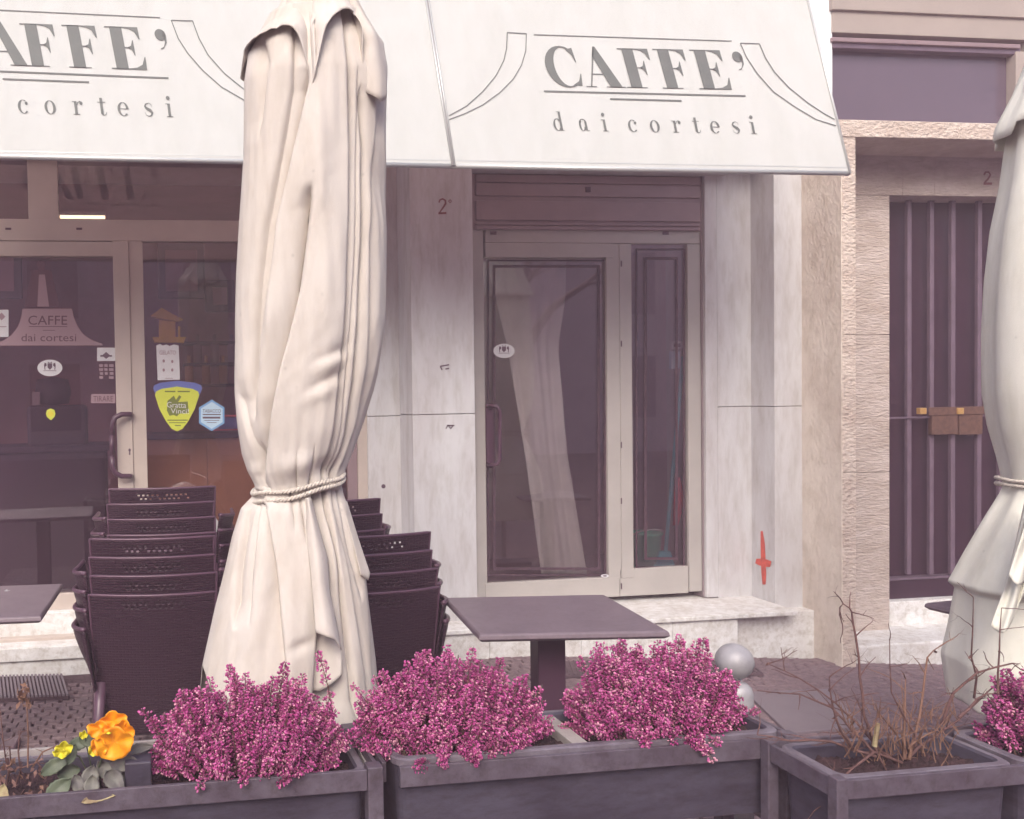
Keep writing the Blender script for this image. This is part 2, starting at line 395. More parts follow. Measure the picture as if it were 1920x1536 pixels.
# plinth and door sill
for i, (u0, u1) in enumerate(((760, 918), (918, 1090), (1090, 1262), (1262, 1384), (1384, 1503))):
    bx('plinth_block', (XX(u0, -.18, 1190)+.001, -.18 if i < 4 else -.10, -.6), ((XX(u1, -.18, 1190) if i < 4 else XX(1503, YP)+.1)-.001, .6, ZPL-.034), M['marble_low'], cafe, .004)
bx('door_sill', (XX(760, -.2, 1150), -.205, ZPL-.030), (xcL, .55, ZPL), M['marble_low'], cafe, .006)

# roller shutter above the door
sh = bx('roller_shutter', (xpr, .24, ZZ(430, .2, 1100)), (XX(1320, .24, 380), .30, ZZ(326, .2, 1100)), M['shutter'], cafe)
for u0, u1 in ((330, 344), (346, 369), (378, 414), (419, 423), (425, 431)):
    fbox('shutter_slat', 893, 1313, u0, u1, .225, .245, M['shutter'], sh, .004, xm=1100)
fbox('lock_bolt', 1099, 1108, 350, 360, .215, .23, M['handle'], sh)
fbox('marble_slab', 1323, 1345, 328, 1120, .212, .35, M['marble'], cafe); fbox('guide_rail', 1316, 1322.6, 328, 1120, .235, .35, M['guide'], cafe)

# right glass door
dr = fbox('glass_door', 890, 910, 430, 1120, YD, YD+.06, M['frame2'], cafe, .003)   # left stile
def drbox(nm, x0, x1, y0, y1, dy=0., m='frame2', xm=None): return fbox(nm, x0, x1, y0, y1, YD-dy, YD+.055-dy, M[m], dr, .003, xm or 1100)
drbox('top_rail', 910, 1316, 431, 456)
drbox('top_rail', 910, 1150, 456.4, 483, .006)
drbox('stile', 1139, 1163, 457, 1088, .004); drbox('stile', 1163.6, 1186, 457, 1088, .008)
drbox('stile', 1291, 1316, 457, 1120, .002)
drbox('bottom_rail', 910, 1162, 1085, 1122, .006); drbox('bottom_rail', 1162.6, 1291, 1071, 1122, .004)
for (x0, x1, y0, y1) in ((908, 1141, 481, 1088), (1184, 1293, 455, 1075)):
    fbox('glass_pane', x0, x1, y0, y1, YD+.022, YD+.03, M['glass2'], dr, 0, xm=1100)
# dark ornamental border lines on the panes
def line_rect(x0, x1, y0, y1, t):
    m = MB(); Y = YD+.019
    for a in ((x0, x0+t, y0, y1), (x1-t, x1, y0, y1), (x0+t, x1-t, y0, y0+t), (x0+t, x1-t, y1-t, y1)):
        m.mark([(a[0], a[2]), (a[1], a[2]), (a[1], a[3]), (a[0], a[3])], Y)
    return m
for r in ((914, 1136, 487, 1080, 3.2), (924, 1125, 497, 1069, 5), (1192, 1284, 466, 1066, 3.2), (1208, 1271, 482, 1050, 5)):
    line_rect(*r).build('glass_border', M['border'], dr)
# pull handle
def px3(x, y, Y): return tuple(onY(x, y, Y))
MB().tube([px3(914, 762, YD), px3(921, 761, YD-.05), px3(932, 762, YD-.07), px3(937, 772, YD-.07), px3(937, 862, YD-.07), px3(932, 871, YD-.07), px3(921, 872, YD-.05), px3(914, 872, YD)], .014, 10).build('pull_handle', M['handle'], dr, True)
fbox('handle_plate', 912, 925, 757, 878, YD-.012, YD, M['handle'], dr, .004)
for yy in (500, 650, 840, 945, 1105): fbox('hinge_mark', 1164.5, 1166.5, yy-11, yy, YD-.0115, YD-.008, M['border'], dr, 0)
for xx in (920, 1243): fbox('drain_cap', xx, xx+11, 434, 440, YD-.004, YD, M['handle'], dr, 0)
def oval(cx, cy, rx, ry, n=28): return [(cx+rx*math.cos(2*math.pi*i/n), cy+ry*math.sin(2*math.pi*i/n)) for i in range(n)]
def crest(m, cx, cy, s, Y, ink=1):
    """two rampant figures either side of a shield, as on the oval stickers"""
    m.mark([(cx-4*s, cy-6*s), (cx+4*s, cy-6*s), (cx+4*s, cy+1*s), (cx, cy+5*s), (cx-4*s, cy+1*s)], Y, ink)
    m.mark([(cx-4*s, cy-9*s), (cx, cy-7*s), (cx+4*s, cy-9*s), (cx+3*s, cy-6.6*s), (cx-3*s, cy-6.6*s)], Y, ink)
    for d in (-1, 1):
        m.mark([(cx+d*6*s, cy-6*s), (cx+d*9*s, cy-7*s), (cx+d*10*s, cy-3*s), (cx+d*9*s, cy+5*s), (cx+d*7.6*s, cy+5*s), (cx+d*8*s, cy), (cx+d*5.4*s, cy-2*s)][::d], Y, ink)
    m.mark([(cx-11*s, cy+6.2*s), (cx+11*s, cy+6.2*s), (cx+11*s, cy+7*s), (cx-11*s, cy+7*s)], Y, ink)
m = MB(); m.mark(oval(945, 658, 20, 13.5), YD+.0185); crest(m, 945, 656, .95, YD+.0165); m.build('oval_sticker', [M['paper'], M['ink']], dr)
m = MB(); m.mark(oval(1134, 1080, 7.5, 3.2), YD-.0085); m.mark(oval(1134, 1080, 4, 1.4), YD-.0095, 1); m.build('round_sticker', [M['paper'], M['ink']], dr)

# room behind the door
rm = MB(); x0, x1, y0, y1, z0, z1 = xpr-.35, xb0+.8, .82, 3.1, -.05, 3.4
rm.add([(x0,y0,z0),(x1,y0,z0),(x1,y1,z0),(x0,y1,z0),(x0,y0,z1),(x1,y0,z1),(x1,y1,z1),(x0,y1,z1)], [(0,1,2,3),(4,7,6,5),(1,5,6,2),(2,6,7,3),(3,7,4,0)])
rm.build('store_room', M['room2'], cafe)
bx('room_floor', (xpr-.1, .31, ZPL-.01), (xb0+.3, .82, ZPL-.004), M['room2'], cafe)

# left shop front
def sf(nm, x0, x1, y0, y1, dy=0., m='frame', par=None): return fbox(nm, x0, x1, y0, y1, YS-dy, YS+.07-dy, M[m], par, .003, xm=min(max((x0+x1)/2, 0), 400))
shop = sf('shop_window', -260, 700, 412, 452, 0, 'frame', cafe)         # transom rail carries the rest
sf('window_mullion', 52, 108, 296, 411.5, 0., par=shop); sf('window_rail', -260, 700, 290, 306, .0, par=shop) if False else None
sf('window_jamb', 249, 275, 452.4, 1172, 0, par=shop)
sf('window_jamb', 650, 668, 300, 1172, .0, 'shutter', par=shop); sf('window_jamb', 669, 688, 300, 1172, .01, par=shop)
sf('window_rail', 275.4, 650, 1110, 1172, 0, par=shop)
for a in ((-260, 54, 296, 414), (106, 652, 296, 414), (273, 652, 450, 1112)):
    fbox('window_pane', *a, YS+.03, YS+.038, M['glass'], shop, 0, xm=200)
sdoor = sf('shop_door', 219, 248.4, 452.4, 1150, .012, par=cafe)
sf('top_rail', -260, 218.6, 452.4, 480, .010, par=sdoor); sf('bottom_rail', -260, 218.6, 1120, 1150, .010, par=sdoor)
fbox('glass_pane', -260, 221, 478, 1122, YS+.02, YS+.028, M['glass'], sdoor, 0, xm=100)
for y0, bend in ((777, 1), (893, -1)):
    MB().tube([px3(246, y0, YS-.02), px3(243, y0, YS-.06), px3(228, y0, YS-.075), px3(216, y0+6*bend, YS-.08), px3(211, y0+18*bend, YS-.08), px3(210, y0+40*bend, YS-.08)], .0165, 10).build('pull_handle', M['handle'], sdoor, True)
MB().tube([px3(210, 815, YS-.08), px3(210, 855, YS-.08)], .0165, 10).build('pull_handle', M['handle'], sdoor, True)
m = MB(); m.mark(oval(243, 844, 2.2, 3), YS-.0135); m.mark([(242, 846), (244, 846), (244.6, 853), (241.4, 853)], YS-.0135); m.build('keyhole', M['ink'], sdoor)
for xx in (10, 143): fbox('drain_cap', xx, xx+11, 427, 431, YS-.003, YS, M['handle'], shop, 0)
# threshold steps on the left
fbox('threshold', -260, 690, 1151, 1196, .22, .9, M['marble_low'], cafe, .004, xm=60)
fbox('threshold_riser', -260, 690, 1196.5, 1214, .16, .5, M['frame'], cafe, .003, xm=60)
fbox('step_slab', -260, 762, 1214.5, 1240, .02, .6, M['marble_low'], cafe, .006, xm=60)
fbox('step_slab', -260, 762, 1240.5, 1300, .04, .6, M['marble_low'], cafe, .004, xm=60)

# stickers on the shop door
YG = YS+.0165
def lay(Y): return lambda x, y: tuple(onY(x, y, Y))
def quad(x0, y0, x1, y1): return [(x0, y0), (x1, y0), (x1, y1), (x0, y1)]
sg = MB()
# printed lampshade shape with the cafe's name
L = [(42, 579), (40, 595), (34, 612), (22, 628), (8, 638), (-14, 645), (-14, 648)]; R = [(192, 648), (192, 645), (172, 638), (156, 627), (145, 612), (138, 595), (135, 579)]
sg.mark(L+R, YG)
sg.mark([(60, 507), (95, 507), (112, 575), (46, 575)], YG, 1); sg.mark(oval(77, 498, 8, 9), YG-.001, 1)
sg.mark([(73, 515), (84, 515), (92, 575), (70, 575)], YG-.001, 0)
for x_, y_, h_, t_, w_ in ((53, 609, 18, 'CAFFE', 73), (40, 640, 15, 'dai cortesi', 103)):
    v, f = text_polys(t_, x_, y_, h_, lay(YG-.0015), width=w_); sg.add(v, f, 1)
sg.mark(quad(54, 612, 126, 613.2), YG-.0015, 1); sg.mark(quad(80, 619, 103, 620), YG-.0015, 1)
sg.build('lampshade_decal', [M['vinyl'], M['vinyl_ink']], sdoor)
m = MB(); m.mark(oval(93.5, 690, 23.5, 15.5), YG); crest(m, 93.5, 688, 1.1, YG-.0015); m.build('oval_sticker', [M['paper'], M['ink']], sdoor)
m = MB(); m.mark(quad(182, 652, 216, 677), YG); m.mark([(199, 660), (207, 667), (199, 673), (191, 667)], YG-.0015, 1); m.mark(quad(188, 666, 210, 669), YG-.0017, 1); m.build('card_sticker', [M['paper'], M['ink']], sdoor)
m = MB()
for j in range(4):
    for x_, w_ in ((186, 8), (195.5, 7), (204.5, 9)):
        if j == 3 and x_ == 195.5: continue
        m.mark(quad(x_+(j == 2)*1, 683+j*7.4, x_+w_-.5, 688+j*7.4), YG)
m.build('opening_hours', M['vinyl'], sdoor)
m = MB(); m.mark(quad(171, 739, 216, 756), YG); v, f = text_polys('TIRARE', 175, 753, 11, lay(YG-.0015), width=37); m.add(v, f, 1); m.build('pull_sign', [M['vinyl'], M['vinyl_ink']], sdoor)
m = MB(); m.mark([(86, 776), (88, 769), (95, 766), (102, 769), (104, 776), (102, 782), (96, 788), (95, 788), (88, 782)], YG); m.mark(oval(95, 776, 5.4, 5.4), YG-.0015, 1); m.build('map_pin_sticker', [M['lime'], M['bud']], sdoor)
m = MB(); m.mark(quad(-20, 581, 16, 632), YG); m.mark([(3, 586), (10, 594), (3, 601), (-4, 594)], YG-.0015, 1); m.mark(quad(-8, 612, 12, 613.5), YG-.0015, 1); m.build('card_sticker', [M['paper'], M['vinyl']], sdoor)
# stickers on the shop window
YW = YS+.0265
m = MB(); m.mark([(293, 648), (300, 645), (305, 648), (312, 646), (318, 649), (326, 646), (335, 648), (337.5, 712), (295.5, 713)], YW)
v, f = text_polys('GELATO', 299, 665, 8, lay(YW-.0015), width=31); m.add(v, f, 1)
for cx, cy in ((307, 677), (323, 678), (307, 694), (323, 694)): m.mark(oval(cx, cy, 2.2, 3), YW-.0015, 1)
m.mark(quad(310, 709, 324, 710), YW-.0015, 1); m.build('gelato_poster', [M['paper'], M['vinyl']], shop)
def pick(cx, cy, w_, h_):
    pts = [(-1, -.62), (-.95, -.78), (-.7, -.9), (0, -1), (.7, -.9), (.95, -.78), (1, -.62), (.8, 0), (.5, .55), (.25, .88), (0, 1), (-.25, .88), (-.5, .55), (-.8, 0)]
    return [(cx+a*w_, cy+b*h_) for a, b in pts]
m = MB(); m.mark(pick(333, 752, 46, 38), YW+.001, 1); m.mark(pick(332, 767, 41.5, 42), YW-.001, 0)
m.mark([(314, 752), (326, 742), (330, 750), (336, 741), (340, 744), (334, 754), (352, 753), (354, 774), (336, 776), (332, 781), (325, 778), (318, 780), (313, 770)], YW-.002, 2)
for t_, x_, y_, h_, w_ in (('Gratta', 313, 764, 11, 36), ('Vinci!', 320, 775, 10, 34)):
    v, f = text_polys(t_, x_, y_, h_, lay(YW-.003), width=w_, slope=.03); m.add(v, f, 3)
for q in (quad(309, 733, 329, 735.5), quad(333, 733, 356, 735.5), quad(314, 787, 352, 789), quad(317, 792, 348, 793.5), quad(328, 797, 339, 799)): m.mark(q, YW-.002, 2)
m.build('scratch_card_sticker', [M['lime'], M['blue'], M['lime_dark'], M['paper']], shop)
def hexa(cx, cy, r, k=1.08): return [(cx+r*math.sin(math.pi/3*i), cy-r*k*math.cos(math.pi/3*i)) for i in range(6)]
m = MB(); m.mark(hexa(397, 779, 27.5), YW); m.mark(hexa(397, 779, 23.5), YW-.001, 1)
v, f = text_polys('TABACCO', 380, 774, 7, lay(YW-.002), width=34); m.add(v, f, 2)
for q in (quad(380, 776.5, 414, 778.5), quad(380, 781.5, 413, 785), quad(383, 788, 411, 789), quad(388, 792, 406, 793)): m.mark(q, YW-.002, 2)
m.build('hexagon_sticker', [M['hexblue'], M['hexpale'], M['ink']], shop)

# shop interior
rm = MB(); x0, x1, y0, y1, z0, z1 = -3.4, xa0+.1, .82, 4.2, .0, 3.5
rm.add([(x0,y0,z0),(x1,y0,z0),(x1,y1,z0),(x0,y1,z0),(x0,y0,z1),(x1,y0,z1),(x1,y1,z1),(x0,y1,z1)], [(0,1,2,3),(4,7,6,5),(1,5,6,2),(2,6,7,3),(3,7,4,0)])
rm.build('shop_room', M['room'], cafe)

# house number and scribbles on the marble
m = MB(); fnP = lay(YP-.003)
m.stroke([(823, 380), (825, 375), (830, 373), (835, 376), (835.5, 382), (831, 389), (824, 399)], [2.5, 3, 3.4, 3.4, 4, 3.5, 2.2], fnP); m.stroke([(822, 400), (830, 400), (837, 399.5)], 4, fnP)
m.stroke([(841, 377), (844, 374.5), (846.5, 377.5), (844, 380.5), (841, 377)], 2, fnP)
m.build('house_number', M['number'], cafe)
for pts, nm in ((((825, 687), (842, 684)), 0), (((826, 688), (829, 694)), 0), (((835, 692), (842, 691)), 0), (((836, 804), (840, 797), (845, 804), (850, 797)), 0), (((838, 798), (852, 798)), 0)):
    MB().stroke(pts, 2.4, fnP).build('marker_scribble', M['ink'], cafe)
MB().mark(oval(719, 912, 4, 4, 14), ya-.003).build('drill_hole', M['ink'], cafe)
def onX(x, y, X): r = ray(x, y); return tuple(CAM+r*((X-CAM[0])/r[0]))
m = MB()
m.stroke([(1428, 996), (1430, 1020), (1431, 1050), (1432, 1075), (1432.5, 1096)], [4, 8, 9, 9, 6], lambda x, y: onX(x, y, xcL-.003)); m.stroke([(1417, 1052), (1425, 1054), (1436, 1056), (1445, 1058)], [9, 13, 14, 11], lambda x, y: onX(x, y, xcL-.005))
m.build('painted_cross', M['redpaint'], cafe)

# ------------------------------------------------------------------ stone house with barred door on the right
YF = -.33
house = thing('stone_house', 'rough stone house front with deep portal and barred dark door beside the cafe', 'building', (4.7, .2, -.15))
xs0, xs1 = XX(1580, YF), XX(1605, YF)
zl0, zl1 = ZZ(258, YF, 1640), ZZ(226, YF, 1640)
zsp = [-.7, ZZ(886, YF, 1590), ZZ(628, YF, 1590), zl0]
for a, b in zip(zsp, zsp[1:]):
    bx('portal_jamb', (xs0, YF, a+.0015), (xs1, .1, b-.0015), M['hammer'], house, .004)
bx('portal_lintel', (xs0-.03, YF-.006, zl0), (xs0+2.6, .1, zl1), M['hammer'], house, .005)
# plaster return wall towards the cafe
bx('return_wall', (xs0-.006, YF+.003, -.7), (xs0+.003, .02, zl0), M['plaster'], house)
YI = .05
zi = [-.7, ZZ(886, YI, 1640), ZZ(628, YI, 1640), ZZ(366, YI, 1640)]
for a, b in zip(zi, zi[1:]): bx('inner_jamb', (xs1-.02, YI, a+.0015), (XX(1668, YI), .5, b-.0015), M['hammer2'], house, .003)
zg = zi[3]
for u0, u1 in ((1600, 1692), (1692, 1752), (1752, 2150)):
    bx('lintel_block', (XX(u0, YI, 330)+.001, YI, zg+.001), (XX(u1, YI, 330)-.001, .5, zl0+.03), M['hammer2'], house, .003)
m = MB(); fnI = lay(YI-.003)
m.stroke([(1845, 328), (1848, 323), (1854, 323), (1857, 328), (1853, 335), (1846, 343)], 3.6, fnI); m.stroke([(1844, 344.5), (1860, 344.5)], 4.5, fnI); m.build('house_number', M['number'], house)
YB = .2
gate = fbox('barred_door', 1668, 2150, 370, 1116, YB+.05, YB+.1, M['darkpaint'], house, 0)
fbox('top_rail', 1668, 2100, 369, 376, YB-.03, YB+.04, M['barpaint'], gate, .003)
fbox('bottom_rail', 1668, 2100, 1078, 1116, YB-.01, YB+.04, M['darkpaint'], gate, .003); fbox('bottom_trim', 1668, 2100, 1074, 1078, YB-.02, YB+.045, M['barpaint'], gate, .001)
for u in (1705.5, 1747.5, 1787.5, 1837, 1878, 1920, 1962): fbox('door_bar', u-4, u+4, 376, 1077, YB-.025, YB+.0, M['barpaint'], gate, .003)
fbox('cross_rail', 1668, 2100, 777, 780.5, YB-.04, YB-.026, M['barpaint'], gate, .001)
fbox('lock_case', 1748, 1796, 764, 815, YB-.06, YB-.027, M['rust'], gate, .004); fbox('lock_case', 1799, 1843, 764, 815, YB-.06, YB-.027, M['rust'], gate, .004)
fbox('lock_strip', 1742, 1850, 763, 778, YB-.066, YB-.061, M['rust'], gate, .002)
for u in (1726, 1796): fbox('brass_knob', u, u+12, 765, 777, YB-.075, YB-.04, M['brass'], gate, .004)
fbox('threshold', 1668, 2100, 1117, 1166, .12, .5, M['marble_low'], house, .008); fbox('threshold_riser', 1668, 2100, 1166.4, 1200, .18, .5, M['hammer2'], house)
fbox('door_step', 1606, 2100, 1196, 1300, -.25, .4, M['marble_low'], house, .012)
# front above the portal
YU = -.02
xu0, xu1 = XX(1561, YU, 100), XX(1911, YU, 150)
fbox('transom_window', 1561, 1914, 96, 240, YU+.06, YU+.1, M['darkglass'], house, 0)
fbox('window_frame', 1561, 1914, 76, 84, YU-.02, YU+.06, M['shutter'], house, .004); fbox('window_frame', 1561, 1914, 84.4, 96, YU, YU+.06, M['barpaint'], house, .004)
fbox('window_frame', 1905, 1925, 96.4, 240, YU-.01, YU+.06, M['band'], house, .004)
fbox('upper_band', 1561, 2300, 34, 75.6, YU-.01, YU+.3, M['band'], house, .004); fbox('upper_band', 1561, 2300, -240, 33.6, YU-.03, YU+.3, M['band'], house, .004)
fbox('upper_wall', 1925.5, 2300, 76, 260, YU, YU+.3, M['band'], house)

# ------------------------------------------------------------------ awnings with lettering
YAb, YAt = -1.15, -.85
def awn_plane():
    A = onY(852, 312, YAb); B = onY(1593, 326, YAb); C = onY(1513, 0, YAt)
    n = np.cross(B-A, C-A); return A, n/np.linalg.norm(n)
AP, AN = awn_plane()
if AN[1] > 0: AN = -AN
def onA(x, y, lift=.003):
    r = ray(x, y); t = ((AP-CAM)@AN+lift)/(r@AN); return CAM+r*t
def awning(bl, br, tl, tr, label, name='awning', side=True):
    A, B, Cc, D = [onA(*p, 0) for p in (bl, br, tr, tl)]
    root = thing(name, label, 'awning', tuple((A+B)/2), 'white cafe awnings')
    up = .16
    C2, D2 = Cc+(Cc-B)*up, D+(D-A)*up
    topz = C2[2]+.55
    m = MB(); nx, nz = 40, 14
    def pt(a, lo, hi, sag=0.):
        p = lo[0]*(1-a)+lo[1]*a; q = hi[0]*(1-a)+hi[1]*a; return p, q
    rows = []
    for j in range(nz):
        v = j/(nz-1)
        for i in range(nx):
            a = i/(nx-1); p = A*(1-a)+B*a; q = D2*(1-a)+C2*a
            rows.append(p*(1-v)+q*v+AN*(-.0))
    fs = [(j*nx+i, j*nx+i+1, (j+1)*nx+i+1, (j+1)*nx+i) for j in range(nz-1) for i in range(nx-1)]
    m.add(rows, fs)
    W1, W2 = np.array([D2[0], .08, topz]), np.array([C2[0], .08, topz])
    m.add([D2, C2, W2, W1], [(0, 1, 2, 3)])
    m.build('fabric', M['awning'], root, True)
    MB().poly([A+(D-A)*.030+AN*.002, B+(Cc-B)*.030+AN*.002, B+(Cc-B)*.033+AN*.002, A+(D-A)*.033+AN*.002]).build('hem_seam', M['awnbar'], root)
    MB().tube([A+np.array([-.004, .012, .004]), B+np.array([.004, .012, .004])], .013, 10).build('front_bar', M['awnbar'], root, True)
    for E, F_ in ((A, D2), (B, C2)):
        MB().tube([E+AN*.004, F_+AN*.004], .006, 8).build('edge_welt', M['awnbar'], root, True)
    for E in (A, B):
        MB().tube([E+np.array([0, .03, .01]), E+np.array([0, .32, .62]), np.array([E[0], .2, E[2]+1.5])], .012, 8).build('support_arm', M['awnbar'], root, True)
    return root
awR = awning((852, 311.5), (1593, 325.5), (803, 0), (1513, 0), 'white awning reading CAFFE\' dai cortesi over the glass door')
awL = awning((-420, 285), (848, 311.5), (-450, 0), (798, 0), 'white awning left of the seam, above the shop window and chair stacks')

# lettering: high-contrast serif capitals drawn as strokes and wedges in a unit box (y up)
def arcs(cx, cy, rx, ry, a0, a1, n=18): return [(cx+rx*math.cos(math.radians(a0+(a1-a0)*i/n)), cy+ry*math.sin(math.radians(a0+(a1-a0)*i/n))) for i in range(n+1)]
def G_F(e=False):
    P = [[(.12, 0), (.42, 0), (.42, 1), (.12, 1)], [(0, 0), (.56, 0), (.56, .02), (0, .02)], [(0, .975), (.82, .975), (.82, 1), (0, 1)],
         [(.45, .975), (.6, .955), (.72, .89), (.80, .72), (.825, .72), (.82, .975)], [(.42, .5), (.56, .5), (.56, .525), (.42, .525)],
         [(.5, .525), (.58, .56), (.63, .69), (.65, .69), (.65, .33), (.63, .33), (.58, .46), (.5, .5)]]
    if e: P[1] = [(0, 0), (.87, 0), (.87, .025), (0, .025)]; P.append([(.45, .025), (.64, .05), (.78, .12), (.86, .30), (.885, .30), (.87, .025)])
    return P
G = {'F': (G_F(), .86), 'E': (G_F(True), .92)}
G['A'] = ([[(.44, 1.03), (.50, 1.03), (.98, 0), (.66, 0), (.37, .78)], [(.44, 1.03), (.47, .97), (.155, 0), (.12, 0)], [(0, 0), (.28, 0), (.28, .02), (0, .02)], [(.55, 0), (1.06, 0), (1.06, .02), (.55, .02)], [(.25, .315), (.56, .315), (.55, .34), (.255, .34)]], 1.04)
_o = arcs(.5, .5, .5, .53, 62, 298); _i = arcs(.54, .5, .30, .49, 66, 294)
G['C'] = ([_o+_i[::-1], [(.70, .955), (.83, .985), (.86, .62), (.84, .62), (.77, .82), (.64, .95)], [(.70, .04), (.86, .02), (.91, .33), (.89, .33), (.80, .14), (.64, .05)]], .98)
G["'"] = ([arcs(.13, .84, .135, .135, 0, 345), [(.20, .93), (.27, .84), (.26, .66), (.16, .52), (.08, .50), (.08, .515), (.17, .56), (.22, .68), (.18, .80)]], .34)
def bowl(w_=.42, thick=.17, cx=.42):
    return arcs(cx, .5, w_, .52, 0, 360, 24), arcs(cx, .5, w_-thick, .485, 0, 360, 24)
def ring(a0=0, a1=360, cx=.42, rx=.42, th=.2):
    o = arcs(cx, .5, rx, .52, a0, a1, 22); i = arcs(cx, .5, rx-th, .485, a0, a1, 22); return [[o[k], o[k+1], i[k+1], i[k]] for k in range(22)]
def rc(x0, x1, y0, y1): return [(x0, y0), (x1, y0), (x1, y1), (x0, y1)]
def stk(pts, wd):
    pts = [np.array(p, float) for p in pts]; out = []; k = len(pts); L = []; R = []
    for i in range(k):
        t = pts[min(i+1, k-1)]-pts[max(i-1, 0)]; t = t/np.linalg.norm(t); nn = np.array([-t[1], t[0]])*wd[i]/2; L.append(tuple(pts[i]+nn)); R.append(tuple(pts[i]-nn))
    return [[L[i], L[i+1], R[i+1], R[i]] for i in range(k-1)]
G['o'] = (ring(), .84)
G['c'] = (ring(55, 318)+[arcs(.66, .76, .11, .12, 0, 340)], .80)
G['e'] = (ring(0, 318)+[rc(.2, .8, .5, .545)], .84)
G['d'] = (ring(35, 325, .36, .36, .17)+[rc(.56, .76, 0, 1.62), rc(.44, .6, 1.58, 1.62), rc(.7, .88, 0, .04)], .90)
G['i'] = ([rc(.14, .34, 0, 1.0), rc(0, .48, 0, .045), rc(0, .2, .955, 1.0), arcs(.24, 1.42, .14, .15, 0, 345)], .48)
G['a'] = (ring(60, 340, .30, .29, .15)[:]+[rc(.5, .69, .08, .72), rc(.62, .86, 0, .05)]+stk([(.12, .76), (.2, .95), (.4, 1.0), (.56, .9), (.6, .7)], [.05, .06, .05, .1, .19])+[arcs(.14, .78, .1, .11, 0, 340)], .86)
G['r'] = ([rc(.14, .34, 0, 1.0), rc(0, .5, 0, .045), rc(0, .2, .955, 1.0)]+stk([(.34, .7), (.42, .9), (.56, 1.0), (.64, .97)], [.04, .05, .06, .08])+[arcs(.66, .86, .12, .13, 0, 340)], .80)
G['t'] = ([rc(.2, .4, .1, 1.3), rc(.02, .62, .955, 1.0)]+stk([(.3, .18), (.34, .04), (.46, 0), (.6, .1), (.64, .25)], [.19, .1, .05, .04, .03]), .66)
G['s'] = (stk([(.62, .72), (.6, .9), (.42, 1.0), (.2, .92), (.12, .76), (.22, .6), (.48, .45), (.62, .28), (.54, .08), (.34, 0), (.14, .1), (.08, .3)], [.02, .04, .04, .1, .14, .2, .24, .18, .1, .04, .04, .02]), .70)
def lettering(par, txt, xs, y0, h, slope, slant, sx=1.):
    for ch, x in zip(txt, xs):
        m = MB()
        for P in G[ch][0]:
            m.poly([onA(x+a*sx*h-slant*b*h, y0+(x-xs[0])*slope-b*h+a*h*slope) for a, b in P])
        m.build('letter', M['print'], par)
def decorline(par, pts, wpx):
    return MB().stroke(pts, wpx, lambda x, y: tuple(onA(x, y))).build('printed_line', M['print'], par)
lettering(awR, "CAFFE'", (1033, 1100, 1176, 1243, 1312, 1390), 161.5, 74, .020, .27, .94)
lettering(awR, 'daicortesi', (1040, 1088, 1131, 1180, 1221, 1263, 1301, 1334, 1374, 1409), 244.5, 22, .017, .2, .98)
decorline(awR, [(1001, 65), (1372, 77)], 1.7); decorline(awR, [(1020, 171), (1398, 180)], 3.0); decorline(awR, [(1144, 185.5), (1278, 189)], 3.0)
def flour(par, a, b, top):
    decorline(par, a, 1.7); decorline(par, b, 1.7); decorline(par, top, 1.7)
flour(awR, [(951, 61), (950, 90), (945, 113), (930, 142), (905, 172), (875, 199), (842, 217)], [(987, 63), (986, 95), (978, 122), (962, 149), (938, 173), (905, 197), (872, 213), (842, 224)], [(951, 61), (987, 63)])
flour(awR, [(1388, 81), (1400, 108), (1420, 138), (1450, 172), (1490, 200), (1530, 224), (1568, 236)], [(1424, 82), (1435, 108), (1452, 135), (1480, 165), (1515, 193), (1545, 213), (1565, 224)], [(1388, 81), (1424, 82)])
lettering(awL, "CAFFE'", (-100, -22, 51, 130, 210, 303), 118.5, 80, .034, .19, .95)
lettering(awL, 'daicortesi', (-112, -62, -16, 35, 85, 138, 185, 222, 271, 313), 208.5, 25, .025, .13, 1.0)
decorline(awL, [(-70, 15.6), (300, 33)], 1.8); decorline(awL, [(-40, 132), (316, 146.5)], 3.0); decorline(awL, [(5, 148), (167, 154)], 3.0)
flour(awL, [(321, 38), (334, 72), (352, 100), (380, 132), (415, 163), (460, 189), (510, 212)], [(361, 39), (373, 72), (390, 103), (420, 137), (458, 168), (500, 194), (520, 204)], [(321, 38), (361, 39)])

# ------------------------------------------------------------------ interior things
lampo = thing('ceiling_lamp', 'lit slim tube lamp glowing behind the shop transom window', 'lamp', px3(155, 407, .95))
fbox('tube', 112, 197, 404.5, 409.5, .93, .95, M['lamp'], lampo, .003); fbox('housing', 112, 197, 399, 404, .93, .97, M['white'], lampo, .003)
pz = onY(370, 960, .8)
o = thing('counter_board', 'orange wooden counter panels behind the shop window', 'counter', (float(pz[0]), .8, .25))
for u0, u1 in ((276, 390), (391, 520), (521, 640)): fbox('panel', u0, u1, 822, 1120, .78, .84, M['orange'], o, .004, xm=400)
fbox('counter_top', 276, 640, 812, 822, .74, 1.2, M['room_dark'], o, .004, xm=400)
o = thing('blue_display', 'blue price strip with red edge beside the hexagon sticker behind the window', 'display', px3(430, 800, .73))
fbox('strip', 412, 470, 783, 804, .70, .73, M['blue'], o, .003); fbox('edge', 412, 470, 778, 781, .70, .73, M['red'], o, .001); fbox('edge', 400, 470, 805, 807, .70, .73, M['red'], o, .001)
yl = thing('yellow_birdhouse', 'yellow wooden birdhouse ornament hanging inside the shop window', 'ornament', px3(315, 642, .41))
def prismpx(m, pts, Y, d, mi=0): m.prism([onY(x, y, Y) for x, y in pts], (0, d, 0), mi)
m = MB(); prismpx(m, [(283, 592), (303, 577), (343, 599), (330, 602), (300, 597)], .37, .09); m.build('roof', M['yellow'], yl)
m = MB(); prismpx(m, [(298, 600), (329, 603), (329, 632), (298, 632)], .39, .06); m.build('body', M['yellow'], yl)
